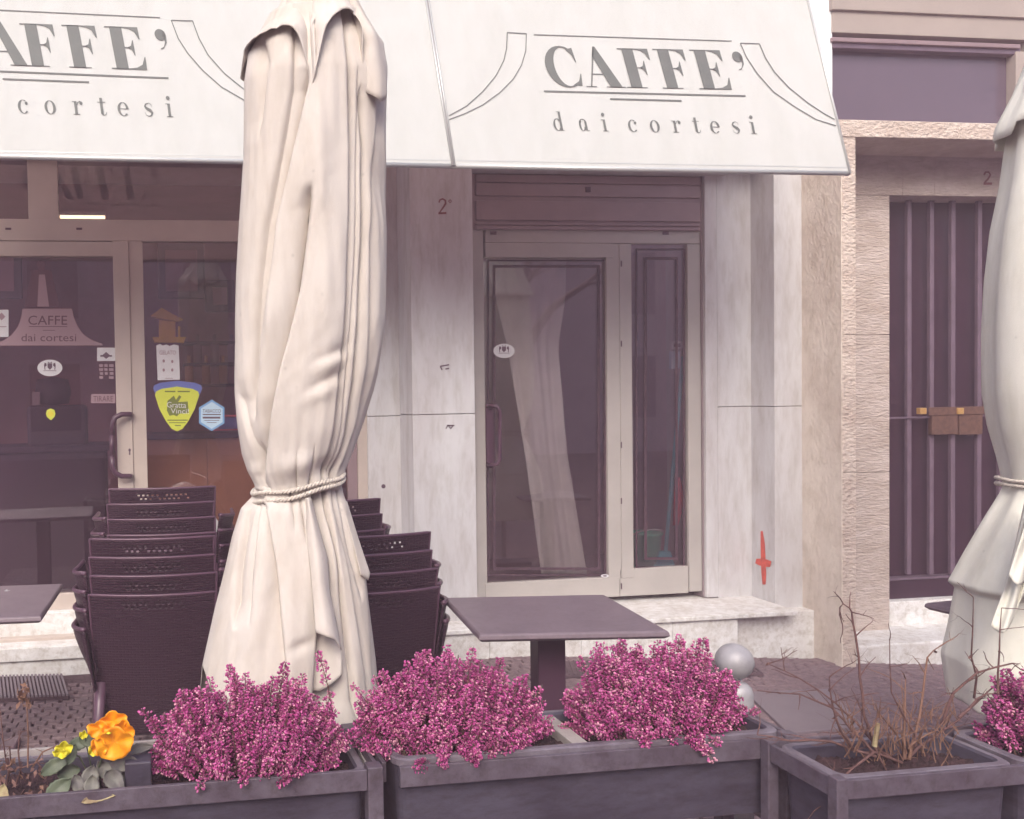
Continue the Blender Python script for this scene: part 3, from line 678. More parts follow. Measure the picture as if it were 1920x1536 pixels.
m = MB(); prismpx(m, [(286, 632), (349, 632), (345, 642), (290, 642)], .37, .09); m.build('tray', M['yellow'], yl)
m = MB(); prismpx(m, [(334, 612), (338, 612), (338, 632), (334, 632)], .39, .02); m.build('post', M['yellow'], yl)
for i, (x0, x1, y0, y1, Y, lab) in enumerate(((296, 384, 455, 560, 1.6, 'dark framed picture on the shop back wall'), (385, 440, 525, 585, 2.0, 'dark cabinet on the wall deep inside the shop'), (-30, 40, 460, 560, 1.4, 'dark board on the shop wall behind the door glass'))):
    o = thing('wall_board', lab, 'board', px3((x0+x1)/2, y1, Y)); fbox('panel', x0, x1, y0, y1, Y, Y+.05, M['room_dark'], o, .01); fbox('inset', x0+14, x1-14, y0+14, y1-14, Y-.008, Y-.001, M['room'], o, .003)
o = thing('pastry_case', 'dark pastry case standing inside behind the shop door', 'case', (float(onY(120, 900, 1.5)[0]), 1.5, 0.02))
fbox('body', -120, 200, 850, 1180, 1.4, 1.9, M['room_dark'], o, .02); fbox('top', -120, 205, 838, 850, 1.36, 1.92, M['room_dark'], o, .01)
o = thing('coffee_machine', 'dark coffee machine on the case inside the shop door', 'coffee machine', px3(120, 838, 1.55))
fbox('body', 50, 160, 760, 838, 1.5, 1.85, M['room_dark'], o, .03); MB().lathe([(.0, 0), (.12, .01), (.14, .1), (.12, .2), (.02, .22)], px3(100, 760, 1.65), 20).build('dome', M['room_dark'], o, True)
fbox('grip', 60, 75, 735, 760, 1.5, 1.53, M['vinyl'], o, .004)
o = thing('shelf_unit', 'bottle shelf on the back wall inside the shop', 'shelf', px3(410, 720, 2.6))
for yy in (640, 680, 720): fbox('shelf_board', 345, 450, yy, yy+5, 2.55, 2.8, M['room_dark'], o, .003)
for k in range(6): MB().lathe([(.04, 0), (.04, .16), (.015, .2), (.015, .26)], px3(355+k*16, 680 if k % 2 else 720, 2.65), 10).build('bottle', M['vinyl'] if k % 2 else M['orange'], o, True)

# curtain, broom, bucket, cloth inside the right door
cur = thing('curtain', 'pale sheer curtain gathered sideways behind the glass door', 'curtain', px3(1050, 1080, .40))
def curt(a, b):
    y = 470+612*b
    xl = interp([(470, 908), (650, 952), (850, 985), (1082, 1018)], y); xr = interp([(470, 1062), (560, 1060), (650, 1046), (850, 1062), (1082, 1100)], y)
    x = xl+(xr-xl)*a; p = onY(x, y, .40); d = .020*math.sin(a*9+1.5*b)+.006*math.sin(a*27+2+b*4)
    return (p[0], .40+d, p[2])
MB().grid(curt, 90, 30).build('cloth', M['curtain'], cur, True, solid=.003)
MB().tube([px3(900, 468, .40), px3(1160, 468, .40)], .012, 8).build('rod', M['frame'], cur, True)
br = thing('broom', 'cyan-handled broom leaning in the corner behind the narrow door pane', 'broom', px3(1242, 1068, .34))
MB().tube([px3(1281, 668, .36), px3(1248, 1035, .34)], .013, 8).build('stick', M['cyan'], br, True)
m = MB(); prismpx(m, [(1238, 1034), (1258, 1034), (1268, 1066), (1228, 1066)], .325, .04); m.build('brush', M['cyan'], br, bevel=.004)
bk = thing('bucket', 'green plastic bucket on the floor behind the narrow door pane', 'bucket', px3(1211, 1066, .43))
b0 = onY(1211, 1066, .43)
MB().lathe([(.085, 0), (.105, .24), (.113, .245), (.113, .26), (.10, .26), (.08, .02)], b0, 24).build('tub', M['green'], bk, True)
MB().tube([(b0[0]+.11*math.cos(a), b0[1]-.03-.05*math.sin(a), b0[2]+.25+.04*math.sin(a)) for a in np.linspace(0, math.pi, 12)], .006, 6).build('bail_handle', M['paper'], bk, True)
m = MB(); 
rc_ = thing('red_cloth', 'red cleaning cloth hanging beside the broom', 'cloth', px3(1272, 980, .34))
MB().grid(lambda a, b: (lambda p: (p[0], .34+.012*math.sin(a*9+b*3), p[2]))(onY(1262+a*(8+12*b*(1-b)*2)+6*(1-b), 895+90*b, .34)), 10, 14).build('cloth', M['red'], rc_, True, solid=.004)
sw = thing('switch_box', 'pale electric switch box on the wall behind the narrow door pane', 'switch', px3(1271, 690, .38))
fbox('plate', 1260, 1281, 640, 655, .36, .38, M['paper'], sw, .003); fbox('cover', 1259, 1276, 658, 692, .35, .38, M['hexpale'], sw, .004)
for u in (1264, 1271): fbox('rocker', u, u+5, 644, 651, .355, .36, M['ink'], sw, .001)

# ------------------------------------------------------------------ doormats and ground plates
def flat_on_ground(name, pts, t, m, label, cat):
    P = [onZ(x, y, 0) for x, y in pts]; P = [np.array([p[0], p[1], gz(p[0], p[1])]) for p in P]
    for _ in range(6):
        P2 = []
        for (x, y), p in zip(pts, P):
            q = onZ(x, y, gz(p[0], p[1])+t+.008); P2.append(q)
        P = P2
    c = sum(P)/4; o = thing(name, label, cat, (c[0], c[1], gz(c[0], c[1])))
    return o, P
o, P = flat_on_ground('doormat', [(1015, 1266), (1432, 1262), (1395, 1236), (1010, 1240)], .02, None, 'dark mauve doormat lying before the glass door step', 'doormat')
MB().prism(P, (0, 0, -.02)).build('mat', M['matrub'], o, bevel=.004)
m = MB(); A_, B_, C_, D_ = P
for k in range(46):
    a = (k+.5)/46; p = A_*(1-a)+B_*a; q = D_*(1-a)+C_*a; m.tube([p+np.array([0, 0, .002]), q+np.array([0, 0, .002])], .004, 5)
m.build('ribs', M['matrub'], o)
tag(o.children[-1], kind='stuff')
o, P = flat_on_ground('ground_plate', [(1478, 1374), (1622, 1362), (1552, 1291), (1398, 1297)], .012, None, 'smooth grey cover plate set in the setts beyond the planters', 'plate')
MB().prism(P, (0, 0, -.02)).build('plate', M['plate'], o, bevel=.004)
o, P = flat_on_ground('ribbed_mat', [(-60, 1312), (130, 1305), (118, 1266), (-60, 1270)], .02, None, 'ribbed rubber mat in front of the shop door step', 'doormat')
MB().prism(P, (0, 0, -.02)).build('mat', M['joint'], o)
A_, B_, C_, D_ = P
for k in range(26):
    a = (k+.5)/26; p = A_*(1-a)+B_*a; q = D_*(1-a)+C_*a
    d = (B_-A_)/np.linalg.norm(B_-A_)*.006
    MB().prism([p-d, p+d, q+d, q-d], (0, 0, .010)).build('rib', M['plate'], o)

# ------------------------------------------------------------------ tables
def table(cx, cy, ang, sx, sy, z, label, base=True):
    t = thing('bistro_table', label, 'table', (cx, cy, gz(cx, cy)), 'dark bistro tables on the pavement')
    ca, sa = math.cos(ang), math.sin(ang)
    def T(x, y, zz): return (cx+x*ca-y*sa, cy+x*sa+y*ca, zz)
    th = .032; m = MB(); hx, hy = sx/2, sy/2; c = .012
    rings = [(hx-c*1.2, z-th), (hx, z-th+.012), (hx-.003, z-.006), (hx-.010, z)]
    vs_ = []
    for h_, zz in rings:
        k = hx-h_
        vs_ += [T(-hx+k, -hy+k, zz), T(hx-k, -hy+k, zz), T(hx-k, hy-k, zz), T(-hx+k, hy-k, zz)]
    fs = [(3, 2, 1, 0), (12, 13, 14, 15)]+[(i*4+j, i*4+(j+1) % 4, (i+1)*4+(j+1) % 4, (i+1)*4+j) for i in range(3) for j in range(4)]
    m.add(vs_, fs); m.build('tabletop', M['table'], t, bevel=.002)
    g = gz(cx, cy); w_ = .055
    m = MB(); m.prism([T(-w_, -w_, g+.05), T(w_, -w_, g+.05), T(w_, w_, g+.05), T(-w_, w_, g+.05)], (0, 0, z-th-g-.052)); m.build('column', M['column'], t, bevel=.006)
    m = MB(); q = .2; m.prism([T(-q, -q, g+.008), T(q, -q, g+.008), T(q, q, g+.008), T(-q, q, g+.008)], (0, 0, .04)); m.build('base_plate', M['column'], t, bevel=.01)
    m = MB(); q = .16; m.prism([T(-q, -q, z-th-.018), T(q, -q, z-th-.018), T(q, q, z-th-.018), T(-q, q, z-th-.018)], (0, 0, .0175)); m.build('mounting_plate', M['column'], t)
    return t
N, E_, F_ = [onZ(*p, .75) for p in ((905, 1190), (1264, 1183), (1078, 1117))]
ang = math.atan2(E_[1]-N[1], E_[0]-N[0]); sx_ = float(np.linalg.norm(E_-N)); sy_ = float(np.linalg.norm(F_-E_))
pe = np.array([-(E_-N)[1], (E_-N)[0], 0])/sx_; cc = (N+E_)/2+pe*sy_/2+np.array([-.015, 0, 0])
table(float(cc[0]), float(cc[1]), ang, sx_, sy_, .75, 'dark square pedestal table in the middle, before the glass door')
p1 = onZ(112, 1150, .75); p2 = onZ(81, 1095, .75)
table(float(p1[0])-.455, float((p1[1]+p2[1])/2), -.05, .80, .64, .75, 'dark table cut off by the left edge, littered with white crumbs')
cr = thing('paper_scrap', 'tiny crumpled white scrap on the left table top', 'scrap', tuple(onZ(15, 1110, .752)))
b = onZ(15, 1109, .752); m = MB()
for k in range(5): m.add([(b[0]+random.uniform(-.018, .018), b[1]+random.uniform(-.018, .018), b[2]+random.uniform(0, .012)) for _ in range(3)], [(0, 1, 2)])
m.build('scrap', M['paper'], cr)
p1 = onZ(1727, 1130, .66)
table(float(p1[0])+.36, float(p1[1])-.27, .12, .62, .62, .66, 'dark table corner showing behind the right parasol')

# ------------------------------------------------------------------ stacked armchairs
def chair_proto():
    """polypropylene rattan armchair; origin on the ground under the back, front towards +Y"""
    t = thing('armchair', 'x', 'chair', (0, 0, 0), 'stacked dark rattan armchairs')
    W, R_ = .265, .075
    def plan(s):                       # s in 0..1 across the back, shallow curve
        x = -W+2*W*s; y = .045*(1-((s-.5)*2)**2)*-1
        return x, y+.045
    # backrest with real perforations in the top band
    nx, nz = 91, 70; z0, z1 = .20, .83
    m = MB(); idx = {}
    def P(i, j):
        s = i/(nx-1); v = j/(nz-1); x, y = plan(s); z = z0+(z1-z0)*v
        x *= .93+.07*v
        z -= .006*(1-abs(2*s-1)**2)*0
        return (x, y+.10*(1-v)-.0+.03*(1-v)**2, z)
    vs_ = [P(i, j) for j in range(nz) for i in range(nx)]
    fs = []
    for j in range(nz-1):
        for i in range(nx-1):
            s = (i+.5)/(nx-1); v = (j+.5)/(nz-1)
            hole = False
            if .895 < v < .968 and .27 < s < .77:
                hole = (i+2*((j//2) % 2)) % 4 < 2 and j % 2 == 1 and (i//4*7+j*5) % 6 > 0
            if not hole: fs.append((j*nx+i, j*nx+i+1, (j+1)*nx+i+1, (j+1)*nx+i))
    m.add(vs_, fs); m.build('backrest', M['rattan'], t, True, solid=.006)
    top = [P(i, nz-1) for i in range(0, nx, 3)]
    lf = [P(0, j) for j in range(nz-1, 8, -5)]; rt = [P(nx-1, j) for j in range(nz-1, 8, -5)]
    MB().tube(lf[::-1]+top[1:-1]+rt, .0062, 6).build('back_rim', M['plastic'], t, True)
    # seat
    def seat(a, b):
        w_ = .235+.02*b; return (-w_+2*w_*a, .13+.42*b, .43-.012*math.sin(math.pi*a)-.02*math.sin(math.pi*b*.5)*(1-b))
    MB().grid(seat, 14, 12).build('seat', M['rattan'], t, True, solid=.012)
    MB().grid(lambda a, b: (-.255+.51*a, .55+.012*math.sin(math.pi*b), .43-.10*b), 12, 5).build('apron', M['rattan'], t, True, solid=.008)
    for sd_ in (-1, 1):
        def arm(a, b):                 # side wall bowing outwards, top rolled out
            y = .035+.44*a; prof = math.sin(math.pi*min(1, b*1.0)*.5)
            x = .250+.098*math.sin(math.pi*min(1, a*1.9+.12)*.5)*prof+.018*b*b
            z = .42+(.655-.42)*b+.03*(1-a)**3*b
            return (sd_*x, y, z)
        MB().grid(arm, 16, 12).build('armrest', M['rattan'], t, True, solid=.008)
        MB().tube([arm(a, 1) for a in np.linspace(0, 1, 14)], [.010]*14, 8).build('arm_rim', M['plastic'], t, True)
        for (xa, ya_, xb, yb) in ((.235, .115, .262, .06), (.238, .53, .262, .56)):
            MB().tube([(sd_*xa, ya_, .44), (sd_*(xa+xb)/2, (ya_+yb)/2, .22), (sd_*xb, yb, .0)], [.026, .022, .017], 8).build('leg', M['plastic'], t, True)
    return t
def dup(root, loc, rz, label):
    r = root.copy(); link(r); r.location = loc; r.rotation_euler = (0, 0, rz); r['label'] = label
    for ch in root.children:
        c = ch.copy(); link(c); c.parent = r
    return r
proto = chair_proto(); first = True
STEP, SHIFT = .073, .030
ORD = ['bottom', 'second', 'third', 'fourth', 'fifth', 'top']
def stack(cx, cy, rz, n, where, dxs=0.):
    global first
    for k in range(n):
        nm = 'topmost' if k == n-1 else ('bottom' if k == 0 else {1: 'second', 2: 'third', 3: 'fourth', 4: 'fifth'}[k]+' from bottom')
        lab = f'dark rattan armchair, {nm} in the {where}'
        loc = (cx+dxs*k-math.sin(rz)*SHIFT*k, cy+math.cos(rz)*SHIFT*k, gz(cx, cy)+.008+STEP*k)
        jr = random.Random(int(cx*1000)+k*7+n); rz_ = rz+jr.uniform(-.014, .014); loc = (loc[0]+jr.uniform(-.006, .006), loc[1]+jr.uniform(-.004, .004), loc[2])
        if first: proto.location = loc; proto.rotation_euler = (0, 0, rz_); proto['label'] = lab; first = False
        else: dup(proto, loc, rz_, lab)
stack(.012, -1.66, -.10, 4, 'front stack left of the parasol')
stack(.065, -1.07, -.06, 6, 'taller rear stack left of the parasol')
stack(.955, -1.82, .06, 4, 'front stack right of the parasol', -.004)
stack(.905, -1.22, .04, 5, 'rear stack right of the parasol')

bw = onY(398, 990, -.55)
o = thing('waste_bin', 'white round-topped bin peeking out behind the left chair stacks', 'bin', (float(bw[0])-.06, -.45, 0.01))
MB().lathe([(.14, .01), (.15, .8), (.155, .82), (.14, .93), (.09, 1.0), (.02, 1.03)], (bw[0]-.075, -.5, 0), 28).build('body', M['whiteplastic'], o, True)

# ------------------------------------------------------------------ closed parasols
def fold_field(creases, y, t, xl, xr):
    d = 0.
    for pts, dep, wl, wr in creases:
        ys = [p[0] for p in pts]
        if y < ys[0]-25 or y > ys[-1]+25: continue
        xcr = interp(pts, y); tc = 2*(xcr-xl)/(xr-xl)-1
        fade = min(1, (y-ys[0]+25)/40, (ys[-1]+25-y)/40)
        q = t-tc
        d += dep*fade*(math.exp(q/wl) if q < 0 else math.exp(-q/wr))
    return d
def cloth_tube(name, root, sil, creases, dents, yc, ys, m, nphi=150, bfac=.85, ymap=None, rscale=1., hem=None, xc_ref=580, phis=None, solid=.003, seed=0):
    """closed cloth body: rows at picture heights ys, front folded along the creases"""
    mb = MB(); V = []; full = phis is None
    nf = int(nphi*.8); ph = np.concatenate([np.arcsin(np.linspace(-1, 1, nf)*.9999)*.55+np.linspace(-1, 1, nf)*math.pi*.225, np.linspace(math.pi*.5, math.pi*1.5, nphi-nf+2)[1:-1]])
    rnd = random.Random(seed); kb = rnd.uniform(0, 6)
    nr = len(ys)
    for j, y0 in enumerate(ys):
        for f in ph:
            t = math.sin(f); front = math.cos(f)
            y = y0
            if hem: y = ys[0]+(hem(t, front)-ys[0])*(j/(nr-1))
            xl = interp([(s[0], s[1]) for s in sil], y); xr = interp([(s[0], s[2]) for s in sil], y)
            Pl = onY(xl, y, yc); Pr = onY(xr, y, yc); a = (Pr[0]-Pl[0])/2*rscale; cx = (Pl[0]+Pr[0])/2
            z = onY((xl+xr)/2, y, yc)[2]
            b = a*bfac
            if front > 0: dd = fold_field(creases, y, t, xl, xr)*min(1, front*1.8)**.7
            else: dd = .030*abs(math.sin(4.5*f+kb))*min(1, -front*3)
            for (dx_, dy_, sx_, sy_, rot_, amp) in (dents if front > 0 else ()):
                px_ = xl+(xr-xl)*(t+1)/2; u = (px_-dx_)*math.cos(rot_)+(y-dy_)*math.sin(rot_); v = -(px_-dx_)*math.sin(rot_)+(y-dy_)*math.cos(rot_)
                dd += amp*math.exp(-(u/sx_)**2-(v/sy_)**2)*min(1, front*2)
            if front > 0:
                wob = .5+.5*math.sin(y*.021+seed+2.3*t)
                dd += min(1, front*2)*(.0018*math.sin(19*f+2.2*math.sin(y*.011+seed)+seed)*wob+.0014*math.sin(33*f-y*.016+seed*2)*(1-wob)+.0006*math.sin(y*.10+7*t+3*math.sin(5*t+y*.02))*wob*wob)
            X = cx+(a-dd*.9)*t; Yv = yc-(b-dd)*front
            V.append((X, Yv, z))
    n = len(ph)
    fs = [(j*n+i, j*n+(i+1) % n, (j+1)*n+(i+1) % n, (j+1)*n+i) for j in range(nr-1) for i in range(n if full else n-1)]
    mb.add(V, fs); return mb.build(name, m, root, True, solid=solid)

UY = -2.38
uc = onY(575, 910, UY)
um = thing('closed_parasol', 'large closed beige parasol tied with rope in front of the chair stacks', 'parasol', (float(uc[0]), UY, 0.), 'closed cafe parasols')
silM = [(30, 506, 680), (70, 485, 692), (105, 466, 706), (160, 458, 721), (300, 457, 721), (430, 448, 721), (520, 443, 720), (600, 441, 719), (640, 441, 714), (700, 440, 705), (735, 440, 697), (770, 443, 687), (800, 446, 678), (850, 454, 660), (880, 464, 648), (905, 477, 640), (918, 480, 638)]
crM = [([(60, 535), (200, 528), (312, 507), (437, 480), (520, 470), (616, 461), (720, 456)], .022, .015, .14),
       ([(190, 556), (250, 541), (312, 526), (437, 496), (540, 484), (640, 470), (760, 462)], .050, .13, .012),
       ([(400, 560), (479, 550), (560, 538), (632, 520), (700, 503), (772, 491), (850, 484), (905, 488)], .052, .12, .012),
       ([(40, 622), (137, 626), (312, 630), (437, 628), (540, 624), (647, 619), (720, 612), (804, 603), (860, 596), (900, 592)], .040, .012, .10),
       ([(215, 655), (312, 662), (469, 659), (616, 651), (720, 645), (820, 634), (888, 616), (912, 610)], .055, .02, .05),
       ([(180, 648), (300, 648), (469, 645), (616, 636), (800, 622), (900, 606)], .016, .012, .04),
       ([(250, 690), (460, 676), (600, 674), (694, 671), (804, 655), (890, 628)], .030, .012, .12),
       ([(90, 478), (150, 489), (260, 476)], .022, .2, .02),
       ([(735, 441), (800, 456), (870, 474)], .03, .012, .10),
       ([(845, 470), (890, 482), (915, 500)], .03, .06, .02), ([(860, 540), (915, 545)], .02, .06, .02), ([(850, 570), (915, 565)], .02, .02, .06)]
dnM = [(602, 668, 28, 9, -.45, .010), (592, 686, 34, 12, -.40, -.010), (588, 716, 36, 9, -.5, .010), (575, 740, 34, 13, -.45, -.008), (556, 395, 10, 26, .3, .012), (575, 385, 10, 40, 0, -.010),
       (595, 874, 26, 20, .2, .026), (545, 866, 36, 18, -.2, -.018), (700, 360, 30, 60, -.5, .014), (700, 230, 26, 40, 0, .012), (470, 850, 14, 30, .5, .014), (490, 610, 14, 80, .1, -.012), (585, 560, 26, 120, .05, -.014), (570, 300, 24, 90, .1, -.016), (590, 800, 30, 50, .1, -.014), (480, 130, 14, 40, 0, .014), (690, 640, 14, 90, 0, -.010)]
cloth_tube('canopy', um, silM, crM, dnM, UY, [36+i*(916-36)/170 for i in range(171)], M['cloth'], 420)
# cap flap at the top with its scalloped hem
silC = [(-200, 574, 602), (-100, 560, 626), (0, 531, 664), (40, 512, 682), (70, 488, 698), (98, 458, 714), (140, 452, 721), (230, 450, 723)]
hemP = [(447, 100), (478, 95), (500, 93), (520, 99), (533, 116), (545, 155), (552, 190), (556, 206), (560, 196), (568, 160), (580, 112), (596, 80), (616, 64), (634, 60), (650, 66), (660, 92), (665, 140), (670, 190), (678, 214), (690, 221), (702, 208), (711, 160), (718, 115), (726, 100)]
hx_ = np.linspace(-1, 1, 241); hy_ = np.interp(hx_, [2*(x-447)/(726-447)-1 for x, y in hemP], [y for x, y in hemP]); hy_ = np.convolve(np.pad(hy_, 3, mode='edge'), np.ones(7)/7, 'valid')
def hemC(t, front):
    return float(np.interp(t, hx_, hy_)) if front >= 0 else 105+40*abs(math.sin(t*5))
crC = [([(-150, 580), (0, 556), (60, 553), (130, 553), (206, 556)], .075, .07, .05), ([(-100, 596), (0, 626), (60, 638)], .026, .012, .12), ([(-100, 612), (0, 645), (100, 664), (215, 672)], .055, .05, .03), ([(-100, 572), (0, 563), (160, 566)], .02, .012, .08), ([(-60, 552), (40, 520), (95, 500)], .020, .012, .10)]
cloth_tube('vent_flap', um, silC, crC, [(520, 90, 20, 30, 0, -.008), (625, 70, 34, 45, 0, -.016), (690, 190, 14, 40, 0, -.012)], UY, [-200+i*9. for i in range(41)], M['cloth'], 340, hem=hemC, rscale=1.0, bfac=.98, seed=4)
# skirt below the rope
silS = [(912, 479, 639), (930, 472, 643), (950, 452, 650), (1000, 436, 664), (1070, 420, 684), (1130, 404, 690), (1240, 379, 703), (1300, 374, 708), (1360, 372, 712)]
crS = [([(905, 486), (934, 487), (1038, 501), (1130, 507), (1224, 514), (1300, 520)], .030, .15, .010), ([(905, 470), (960, 454), (1060, 436), (1130, 430)], .034, .012, .10), ([(905, 478), (980, 470), (1060, 462), (1120, 458)], .02, .08, .012),
       ([(905, 570), (937, 572), (1000, 575), (1078, 578), (1160, 572), (1240, 563), (1300, 560)], .085, .010, .22), ([(905, 614), (949, 618), (1040, 640), (1130, 652), (1238, 668), (1320, 672)], .036, .012, .07),
       ([(905, 600), (960, 606), (1060, 622), (1150, 632), (1230, 640), (1300, 644)], .034, .05, .012), ([(960, 660), (1100, 684), (1300, 694)], .022, .012, .08), ([(905, 530), (960, 536)], .02, .02, .05), ([(905, 548), (990, 556)], .02, .05, .02), ([(905, 628), (1020, 650), (1100, 668)], .02, .05, .012)]
hs = sorted([(-1, 1236), (-.97, 1245), (-.86, 1288), (-.6, 1312), (-.2, 1330), (.1, 1335), (.3, 1330), (.6, 1318), (.9, 1305), (1, 1295)])
cloth_tube('skirt', um, silS, crS, [(520, 1180, 30, 100, .1, -.02), (470, 1100, 22, 120, .15, -.02), (538, 1175, 24, 10, -.3, .012), (610, 1020, 10, 70, -.12, -.028), (600, 1250, 24, 60, 0, .03)], UY, [908+i*4.2 for i in range(100)], M['cloth'], 380, hem=lambda t, f: interp(hs, t) if f >= 0 else 1300, bfac=.82, seed=5)
# loose corner hanging over the skirt
def flap(a, b):
    xl = interp([(0, 573), (.35, 577), (.6, 584), (1, 592)], b); xr = interp([(0, 583), (.4, 614), (.62, 618), (.85, 632), (1, 640)], b)
    x = xl+(xr-xl)*a; y = 934+b*(252+18*a+(60*max(0, a-.75)))
    Yc = UY-(.120+.120*b)-.030*math.sin(math.pi*a)-.012*(1-a)
    return tuple(onY(x, y, Yc))
MB().grid(flap, 20, 40).build('loose_corner', M['cloth'], um, True, solid=.003)
def flap3(a, b):
    xl = interp([(0, 566), (.5, 563), (1, 562)], b); xr = interp([(0, 600), (.5, 632), (.8, 642), (1, 640)], b)
    x = xl+(xr-xl)*a; y = 1080+b*(215-60*max(0, a-.45)**1.5*1.2)
    return tuple(onY(x, y, UY-.140-.075*b-.018*math.sin(math.pi*a)+.03*(1-a)))
MB().grid(flap3, 20, 30).build('loose_corner', M['cloth'], um, True, solid=.003)
def flap2(a, b):
    xl = interp([(0, 640), (.5, 660), (1, 676)], b); xr = interp([(0, 650), (.5, 673), (.92, 694), (1, 690)], b)
    return tuple(onY(xl+(xr-xl)*a, 940+b*(148-10*(1-a)), UY-.06-.05*b+.03*a))
MB().grid(flap2, 12, 24).build('loose_corner', M['cloth'], um, True, solid=.003)
# twisted rope round the waist
def rope(root, cx, yc, z, a, b, tilt, m, turns=38, drops=((.0, 0.), (.022, .3))):
    for dz, sk in drops:
        for s0 in (0, math.pi):
            pts = []
            for i in range(260):
                f = 2*math.pi*i/259; r = .0040; w_ = s0+turns*f
                ex = math.sin(f); ey = -math.cos(f)
                pts.append((cx+(a+r*math.cos(w_))*ex, yc+(b+r*math.cos(w_))*ey, z-dz*(1-sk*ex)+tilt*ex+r*math.sin(w_)+.003*math.sin(5*f)))
            MB().tube(pts, .0044, 6).build('rope', m, root, True)
pl = onY(478, 912, UY); prr = onY(639, 912, UY)
rope(um, (pl[0]+prr[0])/2, UY, onY(558, 906, UY)[2], (prr[0]-pl[0])/2+.008, (prr[0]-pl[0])/2*.85+.012, .028, M['rope'])
MB().tube([(uc[0], UY, .06), (uc[0], UY, 2.9)], .024, 12).build('pole', M['pole'], um, True)
MB().box((uc[0]-.2, UY-.2, .012), (uc[0]+.2, UY+.2, .06)).build('base', M['column'], um, bevel=.01)

# right parasol, half out of frame
u2 = onY(1985, 905, UY)
um2 = thing('closed_parasol', 'closed pale parasol cut off by the right edge, rope round its waist', 'parasol', (float(u2[0]), UY, gz(u2[0], UY)), 'closed cafe parasols')
silR = [(-60, 1935, 2060), (60, 1925, 2070), (160, 1893, 2095), (245, 1885, 2105), (330, 1876, 2112), (420, 1861, 2118), (520, 1852, 2122), (620, 1848, 2124), (735, 1848, 2118), (800, 1855, 2105), (860, 1867, 2085), (905, 1874, 2072), (915, 1876, 2070)]
crR = [([(230, 1925), (330, 1896), (440, 1882), (560, 1880), (700, 1884), (880, 1894)], .045, .10, .012), ([(300, 1940), (500, 1915), (700, 1906), (900, 1910)], .05, .012, .12), ([(250, 1885), (380, 1872), (470, 1862)], .03, .012, .08), ([(100, 1980), (900, 1960)], .05, .08, .08), ([(100, 2040), (900, 2020)], .05, .08, .08)]
cloth_tube('canopy', um2, silR, crR, [(1890, 500, 14, 40, .3, .015), (1880, 650, 10, 60, 0, -.012)], UY, [-60+i*(913+60)/110 for i in range(111)], M['cloth2'], 200, seed=8)
silRC = [(-160, 1950, 2010), (0, 1925, 2060), (110, 1915, 2080), (170, 1892, 2100), (228, 1868, 2120), (300, 1864, 2130)]
hr = sorted([(-1, 230), (-.86, 222), (-.72, 224), (-.6, 250), (-.5, 310), (-.42, 330), (-.3, 260), (-.1, 190), (.1, 190), (.3, 300), (.5, 310), (.8, 210), (1, 230)])
cloth_tube('vent_flap', um2, silRC, [([(-160, 1965), (100, 1945), (330, 1930)], .05, .1, .1), ([(-160, 1990), (300, 2040)], .05, .1, .1)], [], UY, [-160+i*16. for i in range(26)], M['cloth2'], 160, hem=lambda t, f: interp(hr, t) if f >= 0 else 250, rscale=1.04, seed=9)
silRS = [(905, 1875, 2070), (930, 1866, 2078), (980, 1842, 2100), (1040, 1814, 2120), (1100, 1788, 2140), (1110, 1800, 2140), (1180, 1790, 2150), (1240, 1778, 2155), (1330, 1790, 2150), (1380, 1795, 2150)]
crRS = [([(930, 1862), (1020, 1838), (1100, 1812)], .03, .012, .10), ([(930, 1876), (1040, 1856), (1180, 1826), (1330, 1818)], .028, .08, .012), ([(1000, 1870), (1330, 1850)], .03, .012, .08), ([(900, 1885), (1000, 1872), (1100, 1850), (1200, 1832), (1330, 1825)], .05, .14, .012), ([(905, 1905), (1000, 1905), (1110, 1900), (1330, 1890)], .05, .012, .14), ([(1120, 1815), (1220, 1808), (1330, 1812)], .03, .08, .012), ([(905, 1950), (1330, 1960)], .05, .06, .1), ([(1100, 1808), (1220, 1806), (1330, 1815)], .02, .06, .1)]
hrs = sorted([(-1, 1326), (-.9, 1330), (-.5, 1340), (0, 1350), (1, 1340)])
cloth_tube('skirt', um2, silRS, crRS, [], UY, [908+i*4.2 for i in range(100)], M['cloth2'], 200, hem=lambda t, f: interp(hrs, t) if f >= 0 else 1320, seed=12)
def flapR(a, b):
    xl = interp([(0, 1880), (.4, 1858), (.75, 1835), (1, 1812)], b); xr = interp([(0, 1920), (1, 1925)], b)
    x = xl+(xr-xl)*a; y = 930+b*(245-75*a+30*math.sin(a*7))
    return tuple(onY(x, y, UY-.16-.06*b-.03*math.sin(a*8)-.012*math.sin(a*21+b*3)))
MB().grid(flapR, 24, 36).build('loose_corner', M['cloth2'], um2, True, solid=.003)
def flapR2(a, b):
    xl = interp([(0, 1895), (1, 1845)], b); x = xl+(1935-xl)*a; y = 930+b*(150+30*a+14*math.sin(a*9))
    return tuple(onY(x, y, UY-.21-.06*b-.03*math.sin(a*7+1)-.012*math.sin(a*19+b*4)))
MB().grid(flapR2, 20, 30).build('loose_corner', M['cloth2'], um2, True, solid=.003)
pl = onY(1873, 905, UY); prr = onY(2072, 905, UY)
rope(um2, (pl[0]+prr[0])/2, UY, onY(1972, 905, UY)[2], (prr[0]-pl[0])/2+.010, (prr[0]-pl[0])/2*.85+.014, -.01, M['rope'], drops=((.0, 0.), (.036, -.5)))
MB().tube([(u2[0], UY, .0), (u2[0], UY, 2.9)], .024, 12).build('pole', M['pole'], um2, True)
MB().box((u2[0]-.2, UY-.2, gz(u2[0], UY)+.012), (u2[0]+.2, UY+.2, gz(u2[0], UY)+.06)).build('base', M['column'], um2, bevel=.01)

um2.location.x += float(onY(1890, 905, UY)[0]-onY(1848, 905, UY)[0])

